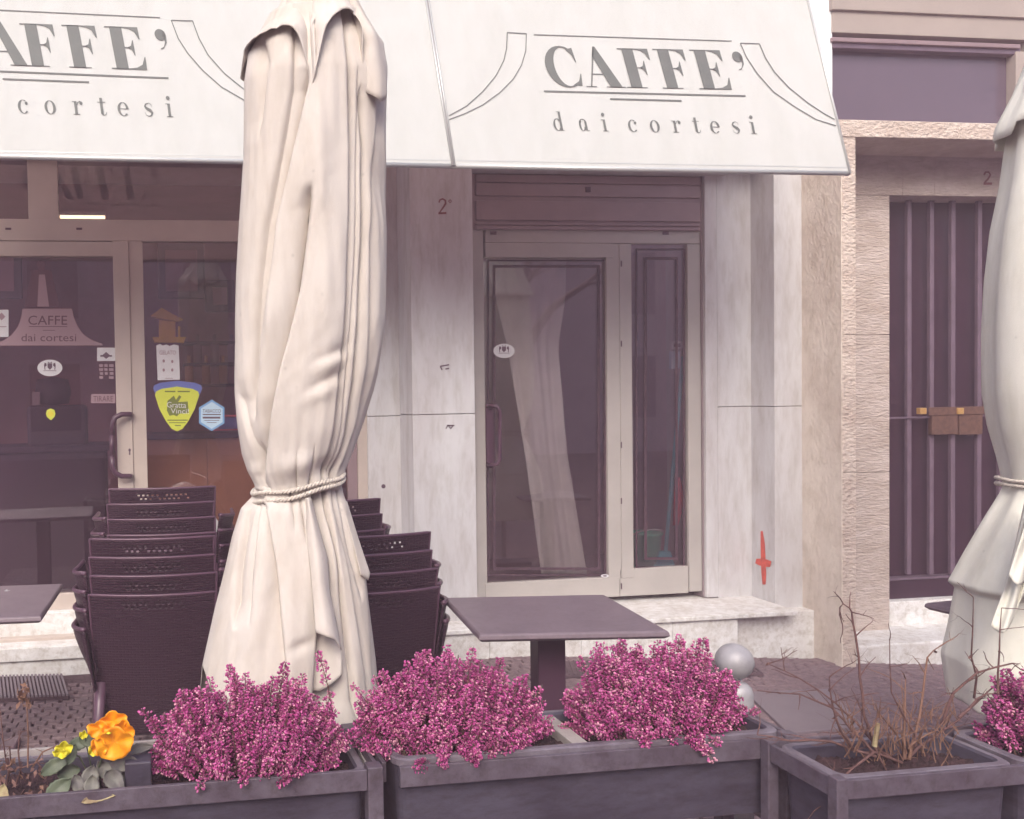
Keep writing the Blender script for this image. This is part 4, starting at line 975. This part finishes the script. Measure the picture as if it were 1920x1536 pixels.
# ------------------------------------------------------------------ steel bollard
bo = onY(1385, 1300, -2.45)
bol = thing('bollard', 'brushed steel bollard with ball top behind the flowering planter', 'bollard', (float(bo[0]), -2.45, gz(bo[0], -2.45)))
bz = onY(1377, 1240, -2.45)
MB().lathe([(.002, -.062)]+[(.062*math.cos(a), .062*math.sin(a)) for a in np.linspace(-1.35, 1.35, 16)]+[(.002, .062)], bz, 28).build('ball', M['steel'], bol, True)
zt = onY(1392, 1278, -2.45)[2]
MB().lathe([(.05, 0), (.05, zt-.04), (.044, zt-.018), (.03, zt-.004), (.014, zt), (.014, bz[2]-.05)], (bz[0]+.012, -2.45, 0), 24).build('post', M['steel'], bol, True)

# ------------------------------------------------------------------ planters
HP = .66
def liner(root, x0, x1, y0, y1, z1, h=.2, soil=True):
    """tapered plastic trough with rolled rim, rounded corners"""
    def ringpts(x0, x1, y0, y1, r, z, n=5):
        out = []
        for cx, cy, a0 in ((x1-r, y1-r, 0), (x0+r, y1-r, 90), (x0+r, y0+r, 180), (x1-r, y0+r, 270)):
            out += [(cx+r*math.cos(math.radians(a0+90*k/n)), cy+r*math.sin(math.radians(a0+90*k/n)), z) for k in range(n+1)]
        return out
    m = MB(); t = .02
    R = [ringpts(x0+t, x1-t, y0+t, y1-t, .03, z1-h), ringpts(x0+.008, x1-.008, y0+.008, y1-.008, .035, z1-.022), ringpts(x0, x1, y0, y1, .04, z1-.02), ringpts(x0, x1, y0, y1, .04, z1-.004), ringpts(x0+.006, x1-.006, y0+.006, y1-.006, .036, z1),
         ringpts(x0+.022, x1-.022, y0+.022, y1-.022, .024, z1), ringpts(x0+.028, x1-.028, y0+.028, y1-.028, .022, z1-.006), ringpts(x0+.034, x1-.034, y0+.034, y1-.034, .02, z1-.07)]
    n = len(R[0]); m.add([p for r in R for p in r], [(i*n+j, i*n+(j+1) % n, (i+1)*n+(j+1) % n, (i+1)*n+j) for i in range(len(R)-1) for j in range(n)]+[tuple(range(n-1, -1, -1))], 0)
    m.m = [1 if 2*n <= k < 5*n else 0 for k in range(len(m.f))]
    m.build('trough', [M['liner'], M['rim']], root, False)
    if soil:
        def so(a, b):
            return (x0+.03+(x1-x0-.06)*a, y0+.03+(y1-y0-.06)*b, z1-.045+.012*math.sin(a*23+b*9)+.01*math.sin(a*51+b*31)+random.uniform(-.006, .006))
        MB().grid(so, 60, 18).build('soil', M['soil'], root, True)
def planter(x0, x1, yf, yb, label, posts=((0, 0), (1, 0), (0, 1), (1, 1)), divs=(), rail_back='planter', rim=.012):
    t = thing('planter', label, 'planter', ((x0+x1)/2, (yf+yb)/2, gz((x0+x1)/2, yf)), 'metal framed planters along the terrace edge')
    pw, pd, rh = (.042, .042, .056) if rim != -.004 else (.032, .032, .05); g = gz((x0+x1)/2, yf)
    for a, b in posts:
        px_ = x0 if a == 0 else x1-pw; py_ = yf if b == 0 else yb-pd
        bx('post', (px_, py_, g+.005), (px_+pw, py_+pd, HP+.006), M['planter'], t, .003)
    ra, rb = x0+pw+.001, x1-pw-.001
    for zz, hh in ((HP-rh, rh), (HP-.30, .035)):
        bx('front_rail', (ra, yf+.004, zz), (rb, yf+.016, zz+hh), M['planter'], t, .002)
        bx('back_rail', (ra, yb-.016, zz), (rb, yb-.004, zz+hh), M[rail_back], t, .002)
        for xx in (x0+.004, x1-.016):
            bx('side_rail', (xx, yf+pd+.001, zz), (xx+.012, yb-pd-.001, zz+hh), M['planter'], t, .002)
    e = [x0+pw*.5]+list(divs)+[x1-pw*.5]
    for a, b in zip(e, e[1:]):
        liner(t, a+.012, b-.012, yf+.022, yb-.022, HP+rim, .24)
    return t
pA = onZ(690, 1445, HP); pB = onZ(1492, 1378, HP); pC = onZ(1570, 1467, HP)
YPF = float(pA[1])+.0; xj = float(pA[0])
YPB = YPF+.315
planter(-.62, xj+.042, YPF, YPB, 'grey planter at bottom left holding the orange pansy and pink heather', rail_back='backrail', rim=-.014)
planter(xj+.046, float(pB[0])-.0, YPF, YPB, 'grey planter at bottom centre with two pink heather clumps', posts=((1, 0), (0, 1), (1, 1)))
pl2 = bpy.data.objects['planter.001']; dv = onZ(1088, 1388, HP+.012)
bx('divider_bar', (float(dv[0])-.024, YPF+.03, HP-.03), (float(dv[0])+.022, YPB-.03, HP+.006), M['backrail'], pl2, .003)
YP3 = float(pC[1])
planter(float(pC[0]), float(pC[0])+1.25, YP3, YP3+.27, 'grey planter at bottom right holding the bare shrub', divs=(float(onZ(1915, 1428, HP)[0]),), rim=-.004)
# bracing strut seen between the first two planters, spare tag
o = thing('wooden_stake', 'pale wooden slat stuck between the two heather planters', 'slat', tuple(onY(690, 1445, YPF+.13)))
p0, p1 = onY(672, 1405, YPF+.20), onY(692, 1446, YPF+.06)
MB().prism([p0, p0+np.array([.022, 0, 0]), p1+np.array([.014, 0, 0]), p1], (0, 0, -.03)).build('slat', M['backrail'], o)
o = thing('terracotta_brick', 'dark mauve brick on the soil beside the pansy', 'brick', tuple(onZ(265, 1475, HP)))
b = onZ(262, 1478, HP+.02); m = MB(); m.box((b[0]-.04, YPF+.075, HP-.04), (b[0]+.03, YPF+.16, HP+.035)); m.build('block', M['liner'], o, bevel=.004)

# ------------------------------------------------------------------ heather
def tri_object(name, V, T, MI, mats, parent):
    me = bpy.data.meshes.new(name); V = np.asarray(V, np.float32)-ORG[parent].astype(np.float32)
    me.vertices.add(len(V)); me.vertices.foreach_set('co', V.ravel())
    T = np.asarray(T, np.int32); me.loops.add(T.size); me.loops.foreach_set('vertex_index', T.ravel())
    me.polygons.add(len(T)); me.polygons.foreach_set('loop_start', np.arange(0, T.size, 3, dtype=np.int32))
    for m in mats: me.materials.append(m)
    me.polygons.foreach_set('material_index', np.asarray(MI, np.int32)); me.update(calc_edges=True); me.validate()
    o = bpy.data.objects.new(name, me); link(o); o.parent = parent; ORG[o] = ORG[parent]; return tag(o, kind='stuff')
def heather(cx, cy, rx, ry, rz, n, label, seed, lean=(0, 0), extra=(), dense=115):
    rng = np.random.default_rng(seed)
    t = thing('heather', label, 'heather', (cx, cy, HP-.03), 'pink flowering heather clumps')
    base = np.array([cx, cy, HP-.03]); stems = MB(); FV = []; NV = []
    tips = []
    for k in range(n):
        while True:
            u = rng.uniform(-1, 1, 2)
            if u@u < 1: break
        rad = math.hypot(*u); h = (1-rad**3.2)**.5*.93+.05
        h *= (rng.uniform(1.06, 1.26) if rng.random() < .14 else rng.uniform(.62, 1.04)) if rng.random() < .72 else rng.uniform(.25, .75)
        tips.append((np.array([cx+u[0]*rx+lean[0]*h, cy+u[1]*ry+lean[1]*h, HP-.02+h*rz]), np.array([cx+u[0]*rx*.66, cy+u[1]*ry*.62, HP-.03])))
    for e in extra: tips.append((np.array(e[0]), np.array(e[1])))
    for tip, b0 in tips:
        mid = (tip+b0)/2+np.array([*(rng.normal(0, .012, 2)), .02]); q = np.linspace(0, 1, 8)[:, None]
        path = (1-q)**2*b0+2*q*(1-q)*mid+q**2*tip
        stems.tube([path[i] for i in (0, 3, 5, 7)], [.0022, .0018, .0014, .0008], 3, cap=False)
        ln = np.linalg.norm(tip-b0); seg = min(.95, rng.uniform(.07, .14)/max(ln, .05))
        nf = int(dense*rng.uniform(.7, 1.2)); s = 1-seg*rng.random(nf)**.9
        P = (1-s[:, None])**2*b0+2*s[:, None]*(1-s[:, None])*mid+s[:, None]**2*tip
        ax = tip-mid; ax /= np.linalg.norm(ax)+1e-9
        r = rng.normal(0, 1, (nf, 3)); r -= (r@ax)[:, None]*ax; r /= np.linalg.norm(r, axis=1)[:, None]
        d = r+ax*rng.uniform(-.1, .6, (nf, 1))+np.array([0, -.12, -.25])*rng.random((nf, 1)); d /= np.linalg.norm(d, axis=1)[:, None]
        o_ = rng.uniform(.003, .0125, (nf, 1))*np.minimum(1, .3+(1-s[:, None])/seg*2.2)
        tone = rng.random()
        FV.append((P+r*o_, d, np.full(nf, tone), rng.uniform(.0050, .0100, nf)))
        nn = 44; s2 = 1-min(1, seg*2.2)*rng.random(nn); P2 = (1-s2[:, None])**2*b0+2*s2[:, None]*(1-s2[:, None])*mid+s2[:, None]**2*tip
        r2 = rng.normal(0, 1, (nn, 3)); r2 -= (r2@ax)[:, None]*ax; r2 /= np.linalg.norm(r2, axis=1)[:, None]; d2 = r2+ax*.9; d2 /= np.linalg.norm(d2, axis=1)[:, None]
        NV.append((P2, d2))
    stems.build('stems', M['twig'], t)
    P = np.vstack([a[0] for a in FV]); D = np.vstack([a[1] for a in FV]); tone = np.hstack([a[2] for a in FV]); L = np.hstack([a[3] for a in FV])
    n_ = len(P); a = np.cross(D, np.array([.3, .2, .93])); a /= np.linalg.norm(a, axis=1)[:, None]; b = np.cross(D, a); wdt = (L*.36)[:, None]
    mid = P+D*(L*.5)[:, None]; end = P+D*L[:, None]
    V = np.stack([P, mid+a*wdt, mid+b*wdt, mid-a*wdt, mid-b*wdt, end+a*wdt*.75, end+b*wdt*.75, end-a*wdt*.75, end-b*wdt*.75], 1)
    fl = np.array([(0,1,2),(0,2,3),(0,3,4),(0,4,1),(1,5,6),(1,6,2),(2,6,7),(2,7,3),(3,7,8),(3,8,4),(4,8,5),(4,5,1)])
    T = (np.arange(n_)*9)[:, None, None]+fl[None]
    z = rng.random(n_)*.5+tone*.5
    body = np.where(z < .22, 3, np.where(z < .56, 0, np.where(z < .86, 1, 2))); lip = np.where(rng.random(n_) < .16, 2, body)
    MI = np.concatenate([np.repeat(body[:, None], 4, 1), np.repeat(lip[:, None], 8, 1)], 1)
    tri_object('flower_bells', V.reshape(-1, 3), T.reshape(-1, 3), MI.ravel(), [M['h1'], M['h2'], M['h3'], M['h4']], t)
    P = np.vstack([a[0] for a in NV]); D = np.vstack([a[1] for a in NV]); a = np.cross(D, np.array([.3, .2, .93])); a /= np.linalg.norm(a, axis=1)[:, None]
    V = np.stack([P-a*.0009, P+a*.0009, P+D*.013], 1); T = np.arange(len(P)*3).reshape(-1, 3)
    tri_object('needles', V.reshape(-1, 3), T, np.zeros(len(T)), [M['needle']], t)
    return t
yh = YPF+.15
def hx(x, y=1400): return float(onY(x, y, yh)[0])
zH = lambda y: float(onY(800, y, yh)[2])
heather(hx(468), yh-.01, .285, .180, zH(1262)-HP+.02, 270, 'pink heather clump between the orange pansy and the parasol skirt', 21, extra=[(onY(594, 1222, yh), onY(625, 1350, yh)), (onY(535, 1242, yh), onY(500, 1380, yh)), (onY(265, 1330, yh), onY(320, 1430, yh)), (onY(285, 1345, yh), onY(330, 1430, yh)), (onY(672, 1370, yh-.05), onY(600, 1430, yh)), (onY(440, 1262, yh), onY(460, 1380, yh)), (onY(372, 1482, YPF-.02), onY(400, 1430, yh)), (onY(455, 1470, YPF-.02), onY(460, 1430, yh))])
heather(hx(850), yh, .30, .175, zH(1252)-HP+.02, 300, 'pink heather clump left of the table column in the centre planter', 22, extra=[(onY(860, 1228, yh), onY(850, 1360, yh)), (onY(900, 1238, yh), onY(890, 1360, yh)), (onY(795, 1240, yh), onY(800, 1360, yh)), (onY(660, 1285, yh), onY(720, 1380, yh)), (onY(830, 1420, YPF-.01), onY(830, 1390, yh))])
heather(hx(1228), yh, .29, .175, zH(1252)-HP+.03, 300, 'pink heather clump right of the table column, before the bollard', 23, extra=[(onY(1277, 1226, yh), onY(1270, 1350, yh)), (onY(1140, 1236, yh), onY(1150, 1350, yh)), (onY(1338, 1428, YPF-.03), onY(1300, 1370, yh-.08)), (onY(1325, 1412, YPF-.03), onY(1300, 1370, yh-.08)), (onY(1425, 1330, yh), onY(1370, 1370, yh)), (onY(1365, 1265, yh), onY(1350, 1350, yh))])
y3 = YP3+.135
hD = onY(1925, 1345, y3)
heather(float(hD[0])+.06, y3, .17, .14, float(onY(1900, 1278, y3)[2])-HP+.03, 150, 'pink heather clump at the right edge under the parasol', 24)

# ------------------------------------------------------------------ bare shrub
def twig_tree(mb, p, d, ln, r, depth, rng, curl=(0, 0, 0)):
    path = [p]; k = 6; dd = d/np.linalg.norm(d)
    for i in range(k):
        dd = dd+rng.normal(0, .11, 3)+np.array(curl)*.16; dd /= np.linalg.norm(dd); path.append(path[-1]+dd*ln/k)
    rad = [r*(1-.62*i/k) for i in range(k+1)]; mb.tube(path, rad, 5, cap=False)
    if depth > 0:
        for i in range(rng.integers(2, 5)):
            j = rng.integers(2, k+1); nd = dd*.6+rng.normal(0, .55, 3); nd[2] = nd[2]*.8+.15
            twig_tree(mb, path[j], nd, ln*rng.uniform(.28, .55), rad[j]*.68, depth-1, rng, curl)
    return path
sb = onY(1690, 1425, y3); 
shb = thing('bare_shrub', 'leafless brown twiggy shrub in the right planter', 'shrub', (float(sb[0]), y3, HP-.03))
rng = np.random.default_rng(5)
B0 = np.array([sb[0], y3, HP-.04])
mains = [[(1665, 1425), (1640, 1395), (1600, 1350), (1570, 1320), (1500, 1270), (1440, 1245)], [(1640, 1410), (1600, 1370), (1560, 1330), (1500, 1300), (1420, 1295)], [(1600, 1405), (1575, 1370), (1560, 1320), (1555, 1270)],
         [(1680, 1430), (1640, 1400), (1620, 1340), (1612, 1270), (1604, 1190), (1598, 1150), (1578, 1130), (1574, 1152)], [(1700, 1425), (1694, 1380), (1695, 1320), (1698, 1272)], [(1705, 1425), (1720, 1370), (1732, 1300), (1738, 1230), (1762, 1212)],
         [(1700, 1425), (1740, 1390), (1800, 1350), (1850, 1300), (1880, 1268)], [(1765, 1360), (1790, 1300), (1830, 1262), (1900, 1243), (1925, 1260)], [(1800, 1345), (1830, 1310), (1870, 1300)], [(1640, 1420), (1560, 1392), (1480, 1385), (1420, 1378)],
         [(1690, 1430), (1640, 1410), (1600, 1440), (1575, 1470), (1555, 1500)], [(1640, 1395), (1665, 1450)], [(1690, 1400), (1670, 1360), (1640, 1320)], [(1700, 1400), (1735, 1380), (1770, 1352)], [(1720, 1400), (1700, 1350), (1672, 1300), (1668, 1200)], [(1830, 1310), (1822, 1230), (1825, 1120)], [(1870, 1300), (1874, 1220), (1878, 1140)]]
BP = []
for k, ps in enumerate(mains):
    mb = MB(); yy = y3+rng.uniform(-.02, .02); pts = []
    dep = rng.uniform(-.08, .10)
    P = [onY(x, y, yy+dep*i/(len(ps)-1)) for i, (x, y) in enumerate(ps)]
    q = []
    for i in range(len(P)-1):
        for s in (0, .5): q.append(P[i]*(1-s)+P[i+1]*s+rng.normal(0, .0022, 3))
    q.append(P[-1]); n = len(q); BP += q[2:]
    r0 = .0044 if k < 12 else .0032
    mb.tube(q, [r0*(1-.7*i/(n-1)) for i in range(n)], 6, cap=False)
    for i in range(2, n, 1):
        if rng.random() < .92:
            d = (q[i]-q[i-1])/np.linalg.norm(q[i]-q[i-1])*.5+rng.normal(0, .6, 3)
            twig_tree(mb, q[i], d, rng.uniform(.03, .11), r0*.42, 1 if rng.random() < .5 else 0, rng)
    mb.build('branch', M['twig'] if k not in (4, 5, 12, 13) else M['twig2'], shb, True)
mb = MB()
for k in range(150):
    u = rng.uniform(1580, 1800); v = rng.uniform(1330, 1440); p = onY(u, v, y3+rng.uniform(-.06, .06)); d = np.array([rng.normal(0, .4), rng.normal(0, .4), 1]); twig_tree(mb, p, d, rng.uniform(.03, .09), .0016, 0, rng)
tag(mb.build('fine_twigs', M['twig2'], shb), kind='stuff')
mb = MB(); fx = onY(1640, 1400, y3-.02); mb.tube([fx, onY(1646, 1356, y3-.02)], .006, 6); mb.build('cut_stub', M['dryleaf'], shb)
mb = MB()
for k in range(46):
    p = BP[rng.integers(len(BP))]+rng.normal(0, .003, 3); a = rng.normal(0, 1, 3); a /= np.linalg.norm(a); b = np.cross(a, rng.normal(0, 1, 3)); b /= np.linalg.norm(b); s = rng.uniform(.004, .009)
    mb.add([p-a*s, p+b*s*.5, p+a*s, p-b*s*.5+np.array([0, 0, s*.4])], [(0, 1, 2), (0, 2, 3)])
tag(mb.build('dry_leaves', M['dry'], shb), kind='stuff')

# ------------------------------------------------------------------ pansy and dried plants on the left
yp = YPF+.13
pan = thing('pansy', 'orange pansy with one big ruffled flower and yellow bud', 'pansy', tuple(onY(190, 1480, yp)))
def petal(cx, cy, rx, ry, rot, tilt, Yo, seed, m='petal'):
    C = onY(cx, cy, yp-.05-Yo); rg = random.Random(seed); k0 = rg.uniform(0, 6); s = .00137
    mb = MB(); nr, na = 7, 28; V = []
    for j in range(nr):
        for i in range(na):
            a = 2*math.pi*i/na; r = j/(nr-1); w_ = 1+.06*math.sin(5*a+k0)+.035*math.sin(11*a+k0*2)
            u = rx*s*r*w_*math.cos(a); v = ry*s*r*w_*math.sin(a)
            uu = u*math.cos(rot)-v*math.sin(rot); vv = u*math.sin(rot)+v*math.cos(rot)
            V.append((C[0]+uu, C[1]-.012*r*r+.006*r*r*math.sin(5*a+k0)-vv*tilt, C[2]+vv))
    mb.add(V, [(j*na+i, j*na+(i+1) % na, (j+1)*na+(i+1) % na, (j+1)*na+i) for j in range(nr-1) for i in range(na)])
    return mb.build('petal', M[m], pan, True, solid=.0006)
petal(212, 1352, 27, 22, .3, .1, 0, 1); petal(188, 1367, 25, 18, -.3, .1, .006, 2); petal(232, 1372, 20, 28, .1, .2, .004, 3); petal(214, 1392, 36, 33, .2, .15, .014, 4); petal(186, 1398, 15, 20, .3, .3, .010, 5)
mb = MB(); c_ = onY(204, 1377, yp-.085); mb.lathe([(.002, 0), (.007, .003), (.002, .006)], c_, 10); mb.build('flower_eye', M['bud'], pan, True)
petal(157, 1375, 8, 8, 0, .2, .01, 8, 'bud'); petal(120, 1402, 17, 15, .5, .2, .0, 9, 'bud'); petal(113, 1410, 14, 9, -.4, .2, .008, 10, 'bud'); petal(180, 1402, 12, 16, -.9, .2, -.006, 12, 'bud')
def leaf(parent, x, y, ln, wd, rot, Yo, m, seed, bend=.25):
    C = onY(x, y, yp-Yo); rg = random.Random(seed); s = .00137; mb = MB(); nu, nv = 9, 13; V = []
    for j in range(nv):
        b = j/(nv-1); prof = math.sin(math.pi*b**.8)**.75*(1+.06*math.sin(b*34))
        for i in range(nu):
            a = i/(nu-1)*2-1; u = (b-.5)*ln*s; v = a*wd*s*.5*prof
            uu = u*math.cos(rot)-v*math.sin(rot); vv = u*math.sin(rot)+v*math.cos(rot)
            V.append((C[0]+uu, C[1]-bend*ln*s*(b-.5)**2*2-abs(a)*wd*s*.12+vv*.5, C[2]+vv*.85))
    mb.add(V, [(j*nu+i, j*nu+i+1, (j+1)*nu+i+1, (j+1)*nu+i) for j in range(nv-1) for i in range(nu-1)])
    return mb.build('leaf', M[m], parent, True, solid=.0014)
for k, (x, y, ln, wd, rot, Yo, m) in enumerate(((111, 1478, 58, 38, .7, .075, 'leaf'), (105, 1433, 60, 28, .45, .03, 'leaf'), (170, 1452, 40, 34, 1.3, .05, 'leaf2'), (172, 1470, 38, 30, 1.5, .08, 'leaf2'), (235, 1428, 62, 36, -.15, .03, 'leaf2'), (215, 1462, 52, 36, -.9, .06, 'leaf2'), (150, 1392, 52, 26, .3, .0, 'leaf'), (165, 1388, 40, 22, -.5, .03, 'leaf'), (262, 1402, 56, 20, .15, .0, 'leaf2'), (145, 1466, 34, 26, 1.9, .06, 'leaf2'), (195, 1440, 40, 30, 2.2, .02, 'leaf2'), (130, 1445, 46, 30, .2, .01, 'leaf'), (240, 1462, 44, 30, -.4, .03, 'leaf2'), (135, 1412, 40, 20, 1.2, .03, 'leaf'))):
    leaf(pan, x, y, ln, wd, rot, Yo, m, k)
lf = leaf(pan, 185, 1494, 62, 16, .12, .12, 'dryleaf', 40); lf['label'] = 'yellowed pansy leaf lying on the rim'
mb = MB(); mb.tube([onY(190, 1480, yp), onY(185, 1440, yp-.02), onY(204, 1380, yp-.05)], .0028, 6); mb.tube([onY(180, 1480, yp), onY(150, 1420, yp-.02), onY(122, 1404, yp-.03)], .0024, 6); mb.tube([onY(180, 1480, yp), onY(165, 1410, yp-.02), onY(157, 1378, yp-.04)], .002, 6); mb.build('stalk', M['leaf'], pan, True)

dp = thing('dried_plant', 'withered brown stalks at the left end of the planter', 'dead plant', tuple(onY(50, 1470, yp)))
mains = [[(52, 1440), (53, 1380), (50, 1320), (44, 1285)], [(40, 1460), (34, 1410), (36, 1380), (42, 1372)], [(20, 1470), (10, 1420), (6, 1390), (0, 1330)], [(60, 1440), (80, 1410), (98, 1402)], [(30, 1470), (40, 1440), (70, 1430), (84, 1450)], [(10, 1480), (20, 1430), (18, 1400)], [(5, 1480), (-6, 1430), (0, 1400)]]
for k, ps in enumerate(mains):
    mb = MB(); P = [onY(x, y, yp+rng.uniform(-.02, .02)) for x, y in ps]; mb.tube(P, [.0026, .0022, .0018, .001][:len(P)], 5, cap=False)
    for p in P[1:]:
        for _ in range(3): twig_tree(mb, p, rng.normal(0, 1, 3)+np.array([0, 0, .4]), rng.uniform(.012, .035), .0012, 0, rng)
    mb.build('stalk', M['twig2'] if k in (0, 3) else M['twig'], dp, True)
mb = MB()
for k in range(110):
    if k < 30: u, v = rng.normal(46, 7), rng.uniform(1282, 1325)
    else: u, v = rng.uniform(-10, 90), rng.uniform(1425, 1498)
    p = onY(u, v, yp+rng.uniform(-.06, .04)); a = rng.normal(0, 1, 3); a /= np.linalg.norm(a); b = np.cross(a, rng.normal(0, 1, 3)); b /= np.linalg.norm(b); s = rng.uniform(.006, .014)
    mb.add([p-a*s, p+b*s*.6, p+a*s, p-b*s*.6+np.array([0, 0, s*.5])], [(0, 1, 2), (0, 2, 3)], 1 if k < 30 or rng.random() < .25 else 0)
tag(mb.build('withered_leaves', [M['dry'], M['twig2']], dp), kind='stuff')
yl2 = thing('yellow_leaf', 'pale yellow fallen leaf at the far left planter rim', 'leaf', tuple(onY(4, 1490, yp)))
leaf(yl2, 2, 1490, 44, 30, 1.3, .10, 'dryleaf', 77)

# ------------------------------------------------------------------ across the street, seen only as reflections in the glass
fh = thing('facing_house', 'plain house across the street, mirrored in the cafe glass', 'building', (4, -19, 0))
bx('wall', (-14, -21, -.4), (26, -19, 7.2), M['houseface'], fh)
for k in range(8):
    for z in (.8, 4.0): bx('window', (-12+k*4.4, -19.02, z), (-10.6+k*4.4, -18.98, z+1.9), M['darkglass'], fh)
bx('roof', (-14.4, -21.4, 7.2), (26.4, -18.5, 7.5), M['rust'], fh)
tr = thing('street_tree', 'forked bare street tree across the way, mirrored in the glass door', 'tree', (6.9, -9.3, 0))
rng = np.random.default_rng(9); T0 = np.array([6.9, -9.3, -.3])
mb = MB(); fork = T0+np.array([-.05, 0, 2.5])
mb.tube([T0, T0+np.array([.02, 0, 1.2]), fork], [.2, .16, .15], 10); mb.build('trunk', M['twig'], tr, True)
for d in ((-.55, 0, 1), (.1, .1, 1), (.75, -.1, .9), (-.2, -.4, 1)):
    mb = MB(); twig_tree(mb, fork-np.array([0, 0, .08]), np.array(d, float), 2.6, .11, 2, rng); mb.build('limb', M['twig'], tr, True)

# ------------------------------------------------------------------ added mauve veil volume, imitates a colour filter's lifted blacks, not real haze
vm = bpy.data.materials.new('filter_tint'); vm.use_nodes = True; n = vm.node_tree.nodes; n.remove(n['Principled BSDF'])
pv = n.new('ShaderNodeVolumePrincipled'); pv.inputs['Color'].default_value = (.96, .71, .83, 1); pv.inputs['Density'].default_value = .0155
vm.node_tree.links.new(pv.outputs[0], n['Material Output'].inputs['Volume'])
veil = bx('filter_veil', (-18, -24, -1.4), (30, 6, 8.2), vm); tag(veil, kind='stuff')
sc.cycles.volume_bounces = 1
